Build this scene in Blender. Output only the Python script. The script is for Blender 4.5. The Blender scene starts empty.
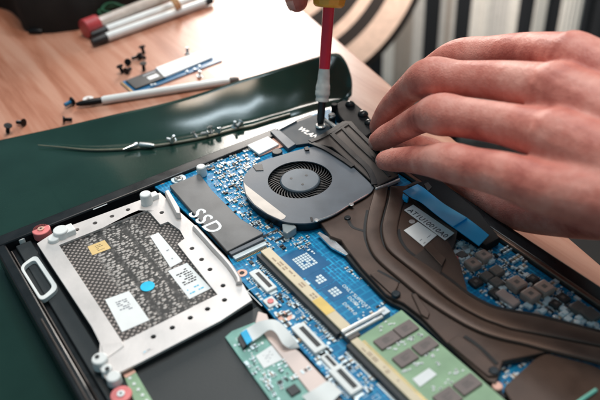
import bpy, bmesh, math, random
from mathutils import Vector, Matrix, noise
from mathutils.geometry import tessellate_polygon
import numpy as np
SC = bpy.context.scene
COL = SC.collection
S = 0.01                     # 1 mm -> blender units (1 unit = 100 mm)
random.seed(7)

# ---------------------------------------------------------------- camera
FPX = 733.864
CAM = np.array([-131.9716, -244.2753, 238.6018])
FW = np.array([0.4329527, 0.6725969, -0.6001377])
RT = np.array([0.8219833, -0.5678541, -0.0433184])
RT = RT / np.linalg.norm(RT)
DN = np.cross(FW, RT); DN = DN / np.linalg.norm(DN)
cd = bpy.data.cameras.new('camera')
cam = bpy.data.objects.new('camera', cd); COL.objects.link(cam)
cam.matrix_world = Matrix(((RT[0], -DN[0], -FW[0], CAM[0]*S), (RT[1], -DN[1], -FW[1], CAM[1]*S),
                           (RT[2], -DN[2], -FW[2], CAM[2]*S), (0, 0, 0, 1)))
cd.sensor_width = 36; cd.lens = FPX/600*36
cd.clip_start = 0.05; cd.clip_end = 200
cd.dof.use_dof = True; cd.dof.focus_distance = 3.95; cd.dof.aperture_fstop = 0.85
SC.camera = cam

# ---------------------------------------------------------------- world and lamps
w = bpy.data.worlds.new('World'); SC.world = w; w.use_nodes = True
bg = w.node_tree.nodes['Background']
bg.inputs[0].default_value = (0.50, 0.86, 1.0, 1); bg.inputs[1].default_value = 0.22

def ray(x, y):
    d = FW*FPX + RT*(x-300) + DN*(y-200)
    return d/np.linalg.norm(d)
def P(x, y, z=0.0):
    """point at height z (mm) seen at photo pixel x, y"""
    d = ray(x, y); return CAM + d*((z-CAM[2])/d[2])
def PD(x, y, dist):
    return CAM + ray(x, y)*dist

def area(name, loc, target, sx, sy, power, color):
    l = bpy.data.lights.new(name, 'AREA'); l.shape = 'RECTANGLE'
    l.size = sx*S; l.size_y = sy*S; l.energy = power; l.color = color
    o = bpy.data.objects.new(name, l); COL.objects.link(o)
    loc = Vector(loc)*S; t = Vector(target)*S
    o.location = loc; o.rotation_euler = (t-loc).to_track_quat('-Z', 'Y').to_euler()
    return o
g = P(268, 36, -16); rd = ray(268, 36)*np.array([1, 1, -1])
area('window_light', g + rd*850, (60, 60, 0), 250, 330, 700, (1.0, 0.93, 0.86))
def tube_lamp(name, cx, cy, length, width, power, color):
    o = area(name, (cx, cy, 1200), (cx, cy, 0), length, width, power, color)
    o.rotation_euler = (0, 0, math.atan2(-.92, .4)); return o
tube_lamp('warm_tube_light', 150, 130, 800, 45, 470, (1.0, 0.80, 0.62))
tube_lamp('cool_tube_light', 420, 410, 800, 60, 620, (0.78, 0.92, 1.0))
area('soft_fill', (-60, 120, 1300), (60, 60, 0), 600, 500, 330, (0.95, 0.97, 1.0))  # added overhead fill to soften the light, no known lamp
area('curtain_fill', (520, 420, 360), (980, 860, 110), 420, 220, 1050, (1.0, 0.93, 0.84))  # added fill aimed at the curtain to brighten it, no known lamp

SC.view_settings.view_transform = 'Standard'; SC.view_settings.look = 'None'
SC.view_settings.exposure = 0.27; SC.view_settings.gamma = 1.0

# ---------------------------------------------------------------- materials
def srgb(r, g, b):
    return tuple(((c/255)/12.92 if c/255 <= 0.04045 else ((c/255+0.055)/1.055)**2.4) for c in (r, g, b))
def M(name, col, rough=0.5, metal=0.0, var=0.12, vscale=12.0, bump=0.0, bscale=80.0, coat=0.0, spec=0.4, rvar=0.1, dirt=0.0):
    m = bpy.data.materials.new(name); m.use_nodes = True
    nt = m.node_tree; b = nt.nodes['Principled BSDF']
    b.inputs['Metallic'].default_value = metal; b.inputs['Roughness'].default_value = rough
    b.inputs['Coat Weight'].default_value = coat; b.inputs['Coat Roughness'].default_value = 0.1
    b.inputs['Specular IOR Level'].default_value = spec
    tc = nt.nodes.new('ShaderNodeTexCoord')
    n = nt.nodes.new('ShaderNodeTexNoise'); n.inputs['Scale'].default_value = vscale; n.inputs['Detail'].default_value = 6
    nt.links.new(tc.outputs['Object'], n.inputs['Vector'])
    r = nt.nodes.new('ShaderNodeValToRGB')
    r.color_ramp.elements[0].position = 0.3; r.color_ramp.elements[1].position = 0.7
    r.color_ramp.elements[0].color = (*[c*(1-var) for c in col], 1)
    r.color_ramp.elements[1].color = (*[min(1, c*(1+var)) for c in col], 1)
    nt.links.new(n.outputs['Fac'], r.inputs['Fac']); nt.links.new(r.outputs['Color'], b.inputs['Base Color'])
    mr = nt.nodes.new('ShaderNodeMapRange')
    mr.inputs['To Min'].default_value = max(0.03, rough-rvar); mr.inputs['To Max'].default_value = min(1, rough+rvar)
    nt.links.new(n.outputs['Fac'], mr.inputs['Value']); nt.links.new(mr.outputs[0], b.inputs['Roughness'])
    if bump:
        n2 = nt.nodes.new('ShaderNodeTexNoise'); n2.inputs['Scale'].default_value = bscale; n2.inputs['Detail'].default_value = 4
        nt.links.new(tc.outputs['Object'], n2.inputs['Vector'])
        bp = nt.nodes.new('ShaderNodeBump'); bp.inputs['Strength'].default_value = bump; bp.inputs['Distance'].default_value = 0.004
        nt.links.new(n2.outputs['Fac'], bp.inputs['Height']); nt.links.new(bp.outputs[0], b.inputs['Normal'])
    return m
def node(m, t): return m.node_tree.nodes.new(t)

black_plastic = M('black_plastic', (0.010, 0.011, 0.013), 0.6, bump=0.15, bscale=150, spec=.1)
rim_plastic = M('rim_plastic', (0.008, 0.009, 0.011), 0.3)
floor_plastic = M('inner_plastic', (0.016, 0.021, 0.024), 0.55, bump=0.1)
bronze_trim = M('bronze_trim', (0.20, 0.13, 0.10), 0.3, 0.8)
tray_metal = M('tray_metal', (0.70, 0.645, 0.625), 0.42, 0.4, var=0.09, vscale=5, bump=0.12, bscale=60)
silver = M('silver', (0.75, 0.76, 0.76), 0.25, 0.9)
dull_silver = M('dull_silver', (0.55, 0.57, 0.58), 0.4, 0.6)
white_plastic = M('white_plastic', (0.78, 0.79, 0.78), 0.4, var=0.04)
paper = M('paper', (0.82, 0.83, 0.83), 0.55, var=0.03)
yellow_paper = M('yellow_paper', (0.75, 0.52, 0.22), 0.6, var=0.06)
ink = M('ink', (0.03, 0.03, 0.04), 0.6)
grey_ink = M('grey_ink', (0.32, 0.33, 0.36), 0.6)
cyan_ink = M('cyan_ink', (0.02, 0.50, 0.75), 0.5)
pale_ink = M('pale_ink', (0.66, 0.76, 0.80), 0.5)
white_ink = M('white_ink', (0.80, 0.84, 0.85), 0.5, var=0.03)
ssd_grey = M('ssd_grey', (0.13, 0.13, 0.133), 0.45, 0.3, var=0.22, vscale=7, rvar=.18, bump=.06, bscale=200)
fan_grey = M('fan_grey', (0.088, 0.102, 0.122), 0.46, 0.3, var=0.16, vscale=6, rvar=.16, bump=0.06, bscale=120)
hub_grey = M('hub_grey', (0.085, 0.108, 0.132), 0.4, 0.2)
fan_black = M('fan_black', (0.010, 0.011, 0.013), 0.35)
blade_mat = M('blade_plastic', (0.014, 0.015, 0.017), 0.4, spec=.3)
cream = M('cream', (0.72, 0.60, 0.42), 0.45, var=0.06)
slot_yellow = M('slot_yellow', (0.80, 0.55, 0.16), 0.5)
heat_bronze = M('heat_bronze', (0.080, 0.050, 0.039), 0.45, 0.4, var=0.16, vscale=9, bump=0.12, bscale=220, rvar=.14)
heat_dark = M('heat_dark', (0.045, 0.034, 0.030), 0.5, 0.3)
gap_black = M('gap_black', (0.008, 0.008, 0.009), 0.6)
chip_brown = M('chip_brown', (0.19, 0.145, 0.135), 0.5, var=0.12, vscale=8, bump=0.05)
chip_dark = M('chip_dark', (0.022, 0.022, 0.024), 0.45)
inductor_tan = M('inductor_tan', (0.38, 0.26, 0.22), 0.5, var=0.12)
inductor_grey = M('inductor_grey', (0.12, 0.10, 0.092), 0.5)
solder = M('solder', (0.72, 0.78, 0.80), 0.3, 0.35, var=0.1)
smd_tan = M('smd_tan', (0.38, 0.27, 0.18), 0.5)
smd_white = M('smd_white', (0.72, 0.82, 0.86), 0.4)
gold = M('gold', (0.65, 0.40, 0.18), 0.3, 0.8)
copper_pink = M('copper_pink', (0.75, 0.42, 0.33), 0.4, 0.3)
red_plastic = M('red_plastic', (0.46, 0.055, 0.06), 0.35, coat=0.3)
pink_red = M('pink_red', (0.80, 0.22, 0.22), 0.45)
shaft_red = M('shaft_red', (0.68, 0.012, 0.045), 0.32, coat=0.4, var=0.08)
handle_yellow = M('handle_yellow', (0.90, 0.52, 0.07), 0.3, coat=0.4)
tape_white = M('tape_white', (0.70, 0.70, 0.66), 0.7, var=0.18, vscale=20, bump=0.6, bscale=30)
steel_dark = M('steel_dark', (0.05, 0.055, 0.06), 0.3, 0.8)
screw_black = M('screw_black', (0.010, 0.009, 0.010), 0.32, 0.4)
blue_tape = M('blue_tape', (0.012, 0.40, 0.80), 0.38, var=0.1, vscale=5, coat=0.2)
rib_pale = M('rail_pale', (0.62, 0.50, 0.46), 0.45, 0.2, var=0.1, vscale=5)
wlan_film = M('wlan_film', (0.022, 0.040, 0.058), 0.55, spec=.25)
clear_body = M('pale_body', (0.62, 0.52, 0.46), 0.25, coat=0.5)
rubber_tan = M('rubber_tan', (0.60, 0.33, 0.14), 0.5)
cord_green = M('cord_green', (0.02, 0.10, 0.05), 0.6)
pcb_green = M('pcb_green', (0.29, 0.43, 0.27), 0.42, var=0.14, vscale=9, spec=.3)
teal_pcb = M('teal_pcb', (0.20, 0.42, 0.36), 0.4, var=0.2, vscale=14)

# blue circuit board: copper traces under the solder mask
def pcb_blue_material():
    m = M('pcb_blue', (0.006, 0.10, 0.24), 0.38, spec=.3)
    nt = m.node_tree; b = nt.nodes['Principled BSDF']
    tc = node(m, 'ShaderNodeTexCoord')
    sep = node(m, 'ShaderNodeTexBrick')
    sep.inputs['Scale'].default_value = 6.0; sep.inputs['Mortar Size'].default_value = 0.03
    sep.inputs['Color1'].default_value = (0.003, 0.15, 0.335, 1); sep.inputs['Color2'].default_value = (0.004, 0.18, 0.385, 1)
    sep.inputs['Mortar'].default_value = (0.010, 0.25, 0.47, 1)
    rt = node(m, 'ShaderNodeMapping'); rt.inputs['Rotation'].default_value = (0, 0, math.radians(90)); rt.inputs['Location'].default_value = (.13, .21, 0)
    nt.links.new(tc.outputs['Object'], sep.inputs['Vector']); nt.links.new(tc.outputs['Object'], rt.inputs['Vector'])
    b2 = node(m, 'ShaderNodeTexBrick'); b2.inputs['Scale'].default_value = 13.0; b2.inputs['Mortar Size'].default_value = 0.045
    b2.inputs['Color1'].default_value = (1, 1, 1, 1); b2.inputs['Color2'].default_value = (.7, .8, .85, 1); b2.inputs['Mortar'].default_value = (1.5, 1.6, 1.5, 1)
    b2.offset = .37; b2.squash = 1.7; b2.squash_frequency = 3
    nt.links.new(rt.outputs[0], b2.inputs['Vector'])
    nz = node(m, 'ShaderNodeTexNoise'); nz.inputs['Scale'].default_value = 3.0; nt.links.new(tc.outputs['Object'], nz.inputs['Vector'])
    rp = node(m, 'ShaderNodeMapRange'); rp.inputs['From Min'].default_value = .42; rp.inputs['From Max'].default_value = .58
    nt.links.new(nz.outputs['Fac'], rp.inputs['Value'])
    mix = node(m, 'ShaderNodeMix'); mix.data_type = 'RGBA'; mix.blend_type = 'MULTIPLY'
    nt.links.new(rp.outputs[0], mix.inputs['Factor'])
    nt.links.new(sep.outputs['Color'], mix.inputs['A']); nt.links.new(b2.outputs['Color'], mix.inputs['B'])
    nt.links.new(mix.outputs['Result'], b.inputs['Base Color'])
    return m
pcb_blue = pcb_blue_material()

def wood_material():
    m = M('table_wood', (0.5, 0.3, 0.22), 0.36, coat=0.0)
    nt = m.node_tree; b = nt.nodes['Principled BSDF']
    tc = node(m, 'ShaderNodeTexCoord'); mp = node(m, 'ShaderNodeMapping')
    mp.inputs['Rotation'].default_value = (0, 0, math.radians(-12)); mp.inputs['Scale'].default_value = (3.2, 0.22, 1)
    nt.links.new(tc.outputs['Object'], mp.inputs['Vector'])
    n1 = node(m, 'ShaderNodeTexNoise'); n1.inputs['Scale'].default_value = 2.6; n1.inputs['Detail'].default_value = 9; n1.inputs['Roughness'].default_value = 0.62
    n1.inputs['Distortion'].default_value = 0.5
    nt.links.new(mp.outputs[0], n1.inputs['Vector'])
    r = node(m, 'ShaderNodeValToRGB'); e = r.color_ramp.elements
    e[0].position = 0.28; e[0].color = (0.26, 0.08, 0.036, 1); e[1].position = 0.62; e[1].color = (0.51, 0.26, 0.18, 1)
    q = r.color_ramp.elements.new(0.45); q.color = (0.42, 0.175, 0.108, 1)
    nt.links.new(n1.outputs['Fac'], r.inputs['Fac']); nt.links.new(r.outputs['Color'], b.inputs['Base Color'])
    bp = node(m, 'ShaderNodeBump'); bp.inputs['Strength'].default_value = 0.08; bp.inputs['Distance'].default_value = 0.01
    nt.links.new(n1.outputs['Fac'], bp.inputs['Height']); nt.links.new(bp.outputs[0], b.inputs['Normal'])
    mr = node(m, 'ShaderNodeMapRange'); mr.inputs['To Min'].default_value = 0.42; mr.inputs['To Max'].default_value = 0.30
    nt.links.new(n1.outputs['Fac'], mr.inputs['Value']); nt.links.new(mr.outputs[0], b.inputs['Roughness'])
    return m
wood = wood_material()
wood_edge = M('wood_edge', (0.62, 0.48, 0.40), 0.5)

def mat_material():
    m = M('green_vinyl', (0.011, 0.034, 0.026), 0.17, var=0.12, vscale=3, coat=0.0, rvar=0.03, bump=0.07, bscale=90)
    return m
green_vinyl = mat_material()

def mesh_cover_material():
    m = M('woven_mesh', (0.03, 0.028, 0.028), 0.45)
    nt = m.node_tree; b = nt.nodes['Principled BSDF']
    tc = node(m, 'ShaderNodeTexCoord'); mp = node(m, 'ShaderNodeMapping')
    mp.inputs['Rotation'].default_value = (0, 0, math.radians(45)); mp.inputs['Scale'].default_value = (48, 48, 0)
    nt.links.new(tc.outputs['Object'], mp.inputs['Vector'])
    sepx = node(m, 'ShaderNodeSeparateXYZ'); nt.links.new(tc.outputs['Object'], sepx.inputs[0])
    # ribbed band in the middle of the cover (object x, in units of 100 mm)
    nz = node(m, 'ShaderNodeTexNoise'); nz.inputs['Scale'].default_value = 30; nt.links.new(tc.outputs['Object'], nz.inputs['Vector'])
    ab = node(m, 'ShaderNodeMath'); ab.operation = 'ABSOLUTE'
    sh = node(m, 'ShaderNodeMath'); sh.operation = 'ADD'; sh.inputs[1].default_value = 0.035
    nt.links.new(sepx.outputs['X'], sh.inputs[0]); nt.links.new(sh.outputs[0], ab.inputs[0])
    ad = node(m, 'ShaderNodeMath'); ad.operation = 'MULTIPLY_ADD'; ad.inputs[1].default_value = 0.06
    nt.links.new(nz.outputs['Fac'], ad.inputs[0]); nt.links.new(ab.outputs[0], ad.inputs[2])
    inb = node(m, 'ShaderNodeMapRange'); inb.inputs['From Min'].default_value = 0.19; inb.inputs['From Max'].default_value = 0.15
    nt.links.new(ad.outputs[0], inb.inputs['Value'])
    v1 = node(m, 'ShaderNodeTexVoronoi'); v1.inputs['Scale'].default_value = 1.0; v1.inputs['Randomness'].default_value = 0.0
    nt.links.new(mp.outputs[0], v1.inputs['Vector'])
    # columns of woven ribs: flakes in offset rows, brightened to paint their reflected light
    wob = node(m, 'ShaderNodeVectorMath'); wob.operation = 'MULTIPLY_ADD'; wob.inputs[1].default_value = (.010, .010, 0)
    nt.links.new(nz.outputs['Color'], wob.inputs[0]); nt.links.new(tc.outputs['Object'], wob.inputs[2])
    mp2 = node(m, 'ShaderNodeMapping'); mp2.inputs['Scale'].default_value = (42, 56, 0); mp2.inputs['Rotation'].default_value = (0, 0, math.radians(18))
    nt.links.new(wob.outputs[0], mp2.inputs['Vector'])
    v2 = node(m, 'ShaderNodeTexVoronoi'); v2.inputs['Scale'].default_value = 1.0; v2.inputs['Randomness'].default_value = 0.6
    nt.links.new(mp2.outputs[0], v2.inputs['Vector'])
    r1 = node(m, 'ShaderNodeMapRange'); r1.inputs['From Min'].default_value = 0.40; r1.inputs['From Max'].default_value = 0.24
    r2 = node(m, 'ShaderNodeMapRange'); r2.inputs['From Min'].default_value = 0.60; r2.inputs['From Max'].default_value = 0.36
    nt.links.new(v1.outputs['Distance'], r1.inputs['Value']); nt.links.new(v2.outputs['Distance'], r2.inputs['Value'])
    cs = node(m, 'ShaderNodeMath'); cs.operation = 'MULTIPLY'; cs.inputs[1].default_value = 52.0; nt.links.new(sh.outputs[0], cs.inputs[0])
    co = node(m, 'ShaderNodeMath'); co.operation = 'COSINE'; nt.links.new(cs.outputs[0], co.inputs[0])
    cr_ = node(m, 'ShaderNodeMapRange'); cr_.inputs['From Min'].default_value = -.95; cr_.inputs['From Max'].default_value = -.45; cr_.inputs['To Min'].default_value = .12
    nt.links.new(co.outputs[0], cr_.inputs['Value'])
    r2m = node(m, 'ShaderNodeMath'); r2m.operation = 'MULTIPLY'; nt.links.new(r2.outputs[0], r2m.inputs[0]); nt.links.new(cr_.outputs[0], r2m.inputs[1]); r2 = r2m
    c1 = node(m, 'ShaderNodeMix'); c1.data_type = 'RGBA'; c1.inputs['A'].default_value = (0.045, 0.038, 0.036, 1); c1.inputs['B'].default_value = (0.36, 0.31, 0.29, 1)
    c2 = node(m, 'ShaderNodeMix'); c2.data_type = 'RGBA'; c2.inputs['A'].default_value = (0.03, 0.027, 0.026, 1); c2.inputs['B'].default_value = (0.43, 0.395, 0.375, 1)
    nt.links.new(r1.outputs[0], c1.inputs['Factor']); nt.links.new(r2.outputs[0], c2.inputs['Factor'])
    cm = node(m, 'ShaderNodeMix'); cm.data_type = 'RGBA'
    nt.links.new(inb.outputs[0], cm.inputs['Factor']); nt.links.new(c1.outputs['Result'], cm.inputs['A']); nt.links.new(c2.outputs['Result'], cm.inputs['B'])
    nt.links.new(cm.outputs['Result'], b.inputs['Base Color'])
    hm = node(m, 'ShaderNodeMix'); hm.data_type = 'FLOAT'
    nt.links.new(inb.outputs[0], hm.inputs['Factor']); nt.links.new(r1.outputs[0], hm.inputs['A']); nt.links.new(r2.outputs[0], hm.inputs['B'])
    bp = node(m, 'ShaderNodeBump'); bp.inputs['Strength'].default_value = 0.8; bp.inputs['Distance'].default_value = 0.006
    nt.links.new(hm.outputs['Result'], bp.inputs['Height']); nt.links.new(bp.outputs[0], b.inputs['Normal'])
    return m
woven_mesh = mesh_cover_material()

def skin_material():
    m = M('skin', (0.56, 0.25, 0.20), 0.5, var=0.0, vscale=3.0, rvar=0.08)
    nt = m.node_tree; b = nt.nodes['Principled BSDF']
    b.inputs['Subsurface Weight'].default_value = 0.10; b.inputs['Subsurface Radius'].default_value = (1.0, 0.35, 0.2)
    b.inputs['Subsurface Scale'].default_value = 0.025
    tc = node(m, 'ShaderNodeTexCoord')
    blot = node(m, 'ShaderNodeTexNoise'); blot.inputs['Scale'].default_value = 4.2; blot.inputs['Detail'].default_value = 7; blot.inputs['Roughness'].default_value = .62
    nt.links.new(tc.outputs['Object'], blot.inputs['Vector'])
    r = node(m, 'ShaderNodeValToRGB'); e = r.color_ramp.elements
    e[0].position = .33; e[0].color = (.41, .095, .072, 1); e[1].position = .66; e[1].color = (.76, .345, .28, 1)
    q = e.new(.5); q.color = (.62, .21, .162, 1)
    nt.links.new(blot.outputs['Fac'], r.inputs['Fac']); nt.links.new(r.outputs['Color'], b.inputs['Base Color'])
    v = node(m, 'ShaderNodeTexVoronoi'); v.inputs['Scale'].default_value = 70; v.feature = 'DISTANCE_TO_EDGE'
    n = node(m, 'ShaderNodeTexNoise'); n.inputs['Scale'].default_value = 20; n.inputs['Detail'].default_value = 8
    mp = node(m, 'ShaderNodeMapping'); mp.inputs['Scale'].default_value = (3.2, 1, 1); mp.inputs['Rotation'].default_value = (0, 0, math.radians(35))
    nt.links.new(tc.outputs['Object'], mp.inputs['Vector'])
    wr_ = node(m, 'ShaderNodeTexNoise'); wr_.inputs['Scale'].default_value = 7; wr_.inputs['Detail'].default_value = 4; wr_.inputs['Distortion'].default_value = .6
    nt.links.new(mp.outputs[0], wr_.inputs['Vector'])
    nt.links.new(tc.outputs['Object'], v.inputs['Vector']); nt.links.new(tc.outputs['Object'], n.inputs['Vector'])
    a = node(m, 'ShaderNodeMath'); a.operation = 'MULTIPLY_ADD'; a.inputs[1].default_value = 0.5
    nt.links.new(v.outputs['Distance'], a.inputs[0]); nt.links.new(n.outputs['Fac'], a.inputs[2])
    a2 = node(m, 'ShaderNodeMath'); a2.operation = 'MULTIPLY_ADD'; a2.inputs[1].default_value = 0.9
    nt.links.new(wr_.outputs['Fac'], a2.inputs[0]); nt.links.new(a.outputs[0], a2.inputs[2])
    bp = node(m, 'ShaderNodeBump'); bp.inputs['Strength'].default_value = 0.32; bp.inputs['Distance'].default_value = 0.014
    nt.links.new(a2.outputs[0], bp.inputs['Height']); nt.links.new(bp.outputs[0], b.inputs['Normal'])
    return m
skin = skin_material()
nail_mat = M('nail', (0.66, 0.36, 0.31), 0.38, var=0.05)

# ---------------------------------------------------------------- mesh helpers (all in mm, world axes)
class MB:
    def __init__(s): s.v = []; s.f = []; s.mi = []; s.cur = 0
    def add(s, vs, fs):
        o = len(s.v); s.v += [tuple(map(float, v)) for v in vs]
        for f in fs: s.f.append([i+o for i in f]); s.mi.append(s.cur)
        return s
    def box(s, x0, x1, y0, y1, z0, z1, rot=0.0):
        vs = [(x, y, z) for z in (z0, z1) for x, y in ((x0, y0), (x1, y0), (x1, y1), (x0, y1))]
        if rot:
            cx, cy = (x0+x1)/2, (y0+y1)/2; c, n = math.cos(rot), math.sin(rot)
            vs = [(cx+(x-cx)*c-(y-cy)*n, cy+(x-cx)*n+(y-cy)*c, z) for x, y, z in vs]
        return s.add(vs, [(3, 2, 1, 0), (4, 5, 6, 7), (0, 1, 5, 4), (1, 2, 6, 5), (2, 3, 7, 6), (3, 0, 4, 7)])
    def prism(s, pts, z0, z1, holes=()):
        loops = [ccw([(p[0], p[1]) for p in pts])] + [ccw([(p[0], p[1]) for p in h])[::-1] for h in holes]
        flat = [p for l in loops for p in l]; n = len(flat)
        tri = tessellate_polygon([[Vector((x, y, 0)) for x, y in l] for l in loops])
        fs = []
        for t in tri:
            a, b, c = (flat[i] for i in t)
            if (b[0]-a[0])*(c[1]-a[1])-(b[1]-a[1])*(c[0]-a[0]) < 0: t = t[::-1]
            fs.append(tuple(i+n for i in t)); fs.append(tuple(t[::-1]))
        if not holes:
            fs = [tuple(range(n, 2*n)), tuple(range(n-1, -1, -1))]
        o = 0
        for l in loops:
            k = len(l)
            for i in range(k):
                j = (i+1) % k; fs.append((o+i, o+j, o+j+n, o+i+n))
            o += k
        return s.add([(x, y, z0) for x, y in flat] + [(x, y, z1) for x, y in flat], fs)
    def cyl(s, c, r, z0, z1, n=20, r1=None):
        r1 = r if r1 is None else r1
        a = [2*math.pi*i/n for i in range(n)]
        vs = [(c[0]+r*math.cos(t), c[1]+r*math.sin(t), z0) for t in a]+[(c[0]+r1*math.cos(t), c[1]+r1*math.sin(t), z1) for t in a]
        return s.add(vs, [tuple(range(n-1, -1, -1)), tuple(range(n, 2*n))]+[(i, (i+1) % n, (i+1) % n+n, i+n) for i in range(n)])
    def tube(s, path, radii, n=12, flat=1.0, up=None, cap=True):
        path = [np.array(p, float) for p in path]; k = len(path)
        if not hasattr(radii, '__len__'): radii = [radii]*k
        vs = []; prev = None
        for i in range(k):
            t = path[min(i+1, k-1)]-path[max(i-1, 0)]; t = t/(np.linalg.norm(t)+1e-9)
            ref = np.array(up if up is not None else ((0, 0, 1) if abs(t[2]) < 0.9 else (1, 0, 0)), float) if prev is None else prev
            nn = ref-t*(ref@t); nn = nn/(np.linalg.norm(nn)+1e-9); prev = nn; bb = np.cross(t, nn)
            for j in range(n):
                a = 2*math.pi*j/n
                vs.append(path[i]+(nn*math.sin(a)*flat+bb*math.cos(a))*radii[i])
        fs = [(i*n+j, i*n+(j+1) % n, (i+1)*n+(j+1) % n, (i+1)*n+j) for i in range(k-1) for j in range(n)]
        if cap: fs += [tuple(range(n-1, -1, -1)), tuple(range((k-1)*n, k*n))]
        return s.add(vs, fs)
    def sphere(s, c, r, nu=14, nv=8, sc=(1, 1, 1)):
        vs = []; fs = []
        for i in range(nv+1):
            th = math.pi*i/nv
            for j in range(nu):
                ph = 2*math.pi*j/nu
                vs.append((c[0]+r*sc[0]*math.sin(th)*math.cos(ph), c[1]+r*sc[1]*math.sin(th)*math.sin(ph), c[2]+r*sc[2]*math.cos(th)))
        for i in range(nv):
            for j in range(nu): fs.append((i*nu+j, (i+1)*nu+j, (i+1)*nu+(j+1) % nu, i*nu+(j+1) % nu))
        return s.add(vs, fs)
    def build(s, name, mats, parent=None, bevel=0.0, smooth=True, angle=35, seg=2):
        mats = mats if isinstance(mats, (list, tuple)) else [mats]
        v = np.array(s.v)*S
        c = (v.min(0)+v.max(0))/2; c[2] = v[:, 2].min() if parent is None else c[2]
        me = bpy.data.meshes.new(name); me.from_pydata([tuple(p) for p in (v-c)], [], s.f)
        for m in mats: me.materials.append(m)
        me.polygons.foreach_set('material_index', s.mi)
        bm = bmesh.new(); bm.from_mesh(me); bmesh.ops.recalc_face_normals(bm, faces=bm.faces) if len(s.f) < 60000 else None
        bm.to_mesh(me); bm.free()
        if smooth:
            me.polygons.foreach_set('use_smooth', [True]*len(me.polygons)); me.set_sharp_from_angle(angle=math.radians(angle))
        me.update()
        o = bpy.data.objects.new(name, me); COL.objects.link(o)
        o.location = c
        if parent is not None:
            o.parent = parent; o.location = Vector(c)-wloc(parent)
        if bevel:
            b = o.modifiers.new('bevel', 'BEVEL'); b.width = bevel*S; b.segments = seg; b.limit_method = 'ANGLE'; b.angle_limit = math.radians(50)
            b.harden_normals = False
        return o
def ccw(l):
    a = sum(l[i][0]*l[(i+1) % len(l)][1]-l[(i+1) % len(l)][0]*l[i][1] for i in range(len(l)))
    return l if a > 0 else l[::-1]
def wloc(o):
    v = Vector(o.location)
    while o.parent: o = o.parent; v += Vector(o.location)
    return v
def pts(l, z): return [P(x, y, z) for x, y in l]
def rect(a, b, z):
    p, q = P(*a, z), P(*b, z)
    return min(p[0], q[0]), max(p[0], q[0]), min(p[1], q[1]), max(p[1], q[1])
def rounded(pts, r, n=5):
    out = []; k = len(pts)
    for i in range(k):
        a, b, c = (np.array(pts[j % k][:2], float) for j in (i-1, i, i+1))
        u = a-b; v = c-b; lu, lv = np.linalg.norm(u), np.linalg.norm(v)
        d = min(r, lu*0.45, lv*0.45); p, q = b+u/lu*d, b+v/lv*d
        for t in range(n+1):
            t /= n; out.append(tuple((1-t)**2*p+2*t*(1-t)*b+t*t*q))
    return out
def smoothline(ps, n=6, closed=False):
    ps = [np.array(p, float) for p in ps]; k = len(ps); out = []
    for i in range(k if closed else k-1):
        if closed: a, b, c, d = ps[i-1], ps[i], ps[(i+1) % k], ps[(i+2) % k]
        else: a, b, c, d = ps[max(i-1, 0)], ps[i], ps[i+1], ps[min(i+2, k-1)]
        for t in range(n):
            t /= n
            out.append(0.5*((2*b)+(-a+c)*t+(2*a-5*b+4*c-d)*t*t+(-a+3*b-3*c+d)*t**3))
    if not closed: out.append(ps[-1])
    return out
def resample(l, n):
    l = np.array(l); d = np.concatenate([[0], np.cumsum(np.linalg.norm(np.diff(l, axis=0), axis=1))])
    t = np.linspace(0, d[-1], n)
    return [np.array([np.interp(x, d, l[:, k]) for k in range(l.shape[1])]) for x in t]
def circle(c, r, n=14): return [(c[0]+r*math.cos(2*math.pi*i/n), c[1]+r*math.sin(2*math.pi*i/n)) for i in range(n)]
def tag(o, label=None, cat=None, group=None, kind=None):
    for k, v in (('label', label), ('category', cat), ('group', group), ('kind', kind)):
        if v: o[k] = v
    return o
def empty(name, loc, label, cat, group=None):
    o = bpy.data.objects.new(name, None); COL.objects.link(o); o.location = Vector(loc)*S; o.empty_display_size = 0.1
    return tag(o, label, cat, group)
def text(name, body, origin, xdir, ydir, height, z, mat, parent, bold=0.0, spacing=1.0, thick=0.08):
    cu = bpy.data.curves.new(name, 'FONT'); cu.body = body; cu.size = 1.0; cu.offset = bold; cu.space_character = spacing
    cu.resolution_u = 3
    t = bpy.data.objects.new(name, cu); COL.objects.link(t); bpy.context.view_layer.update()
    me = bpy.data.meshes.new_from_object(t.evaluated_get(bpy.context.evaluated_depsgraph_get()))
    bpy.data.objects.remove(t)
    vs = [v.co.copy() for v in me.vertices]; h = height/0.72
    xd, yd = np.array(xdir, float), np.array(ydir, float)
    mb = MB()
    mb.add([(origin[0]+xd[0]*v.x*h+yd[0]*v.y*h, origin[1]+xd[1]*v.x*h+yd[1]*v.y*h, z) for v in vs], [list(p.vertices) for p in me.polygons])
    bpy.data.meshes.remove(me)
    return mb.build(name, mat, parent, smooth=False)
XV = np.array([0, -1.0]); YU = np.array([1.0, 0])      # reading direction of the print on the board

# ================================================================ SETTING
TZ = -16.0
fl = MB().box(-4000, 5000, -3000, 6000, -760, -740).build('floor', M('floor_dark', (0.018, 0.016, 0.016), 0.6))
tag(fl, kind='structure')

# table: straight right edge taken from the photograph
e0 = np.array([214.7, 281.7]); e1 = np.array([140.8, -96.5]); ed = (e0-e1)/np.linalg.norm(e0-e1)
far = e0+ed*420; near = e1-ed*450
tab = empty('wooden_table', (-100, 100, -740), 'pale pinkish wooden table under the open laptop, strong window glare at its right edge', 'table')
MB().prism([tuple(far), tuple(near), (near[0]-1100, near[1]+160), (far[0]-1100, far[1]+160)], TZ-24, TZ).build('tabletop', wood, tab, bevel=1.2)
for fx, fy in ((far, 60), (near, 60)):
    q = fx+(ed*-70 if fx is far else ed*70)
    MB().box(q[0]-110, q[0]-50, q[1]-30, q[1]+30, -740, TZ-24.3).build('leg', wood, tab, bevel=3)

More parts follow.
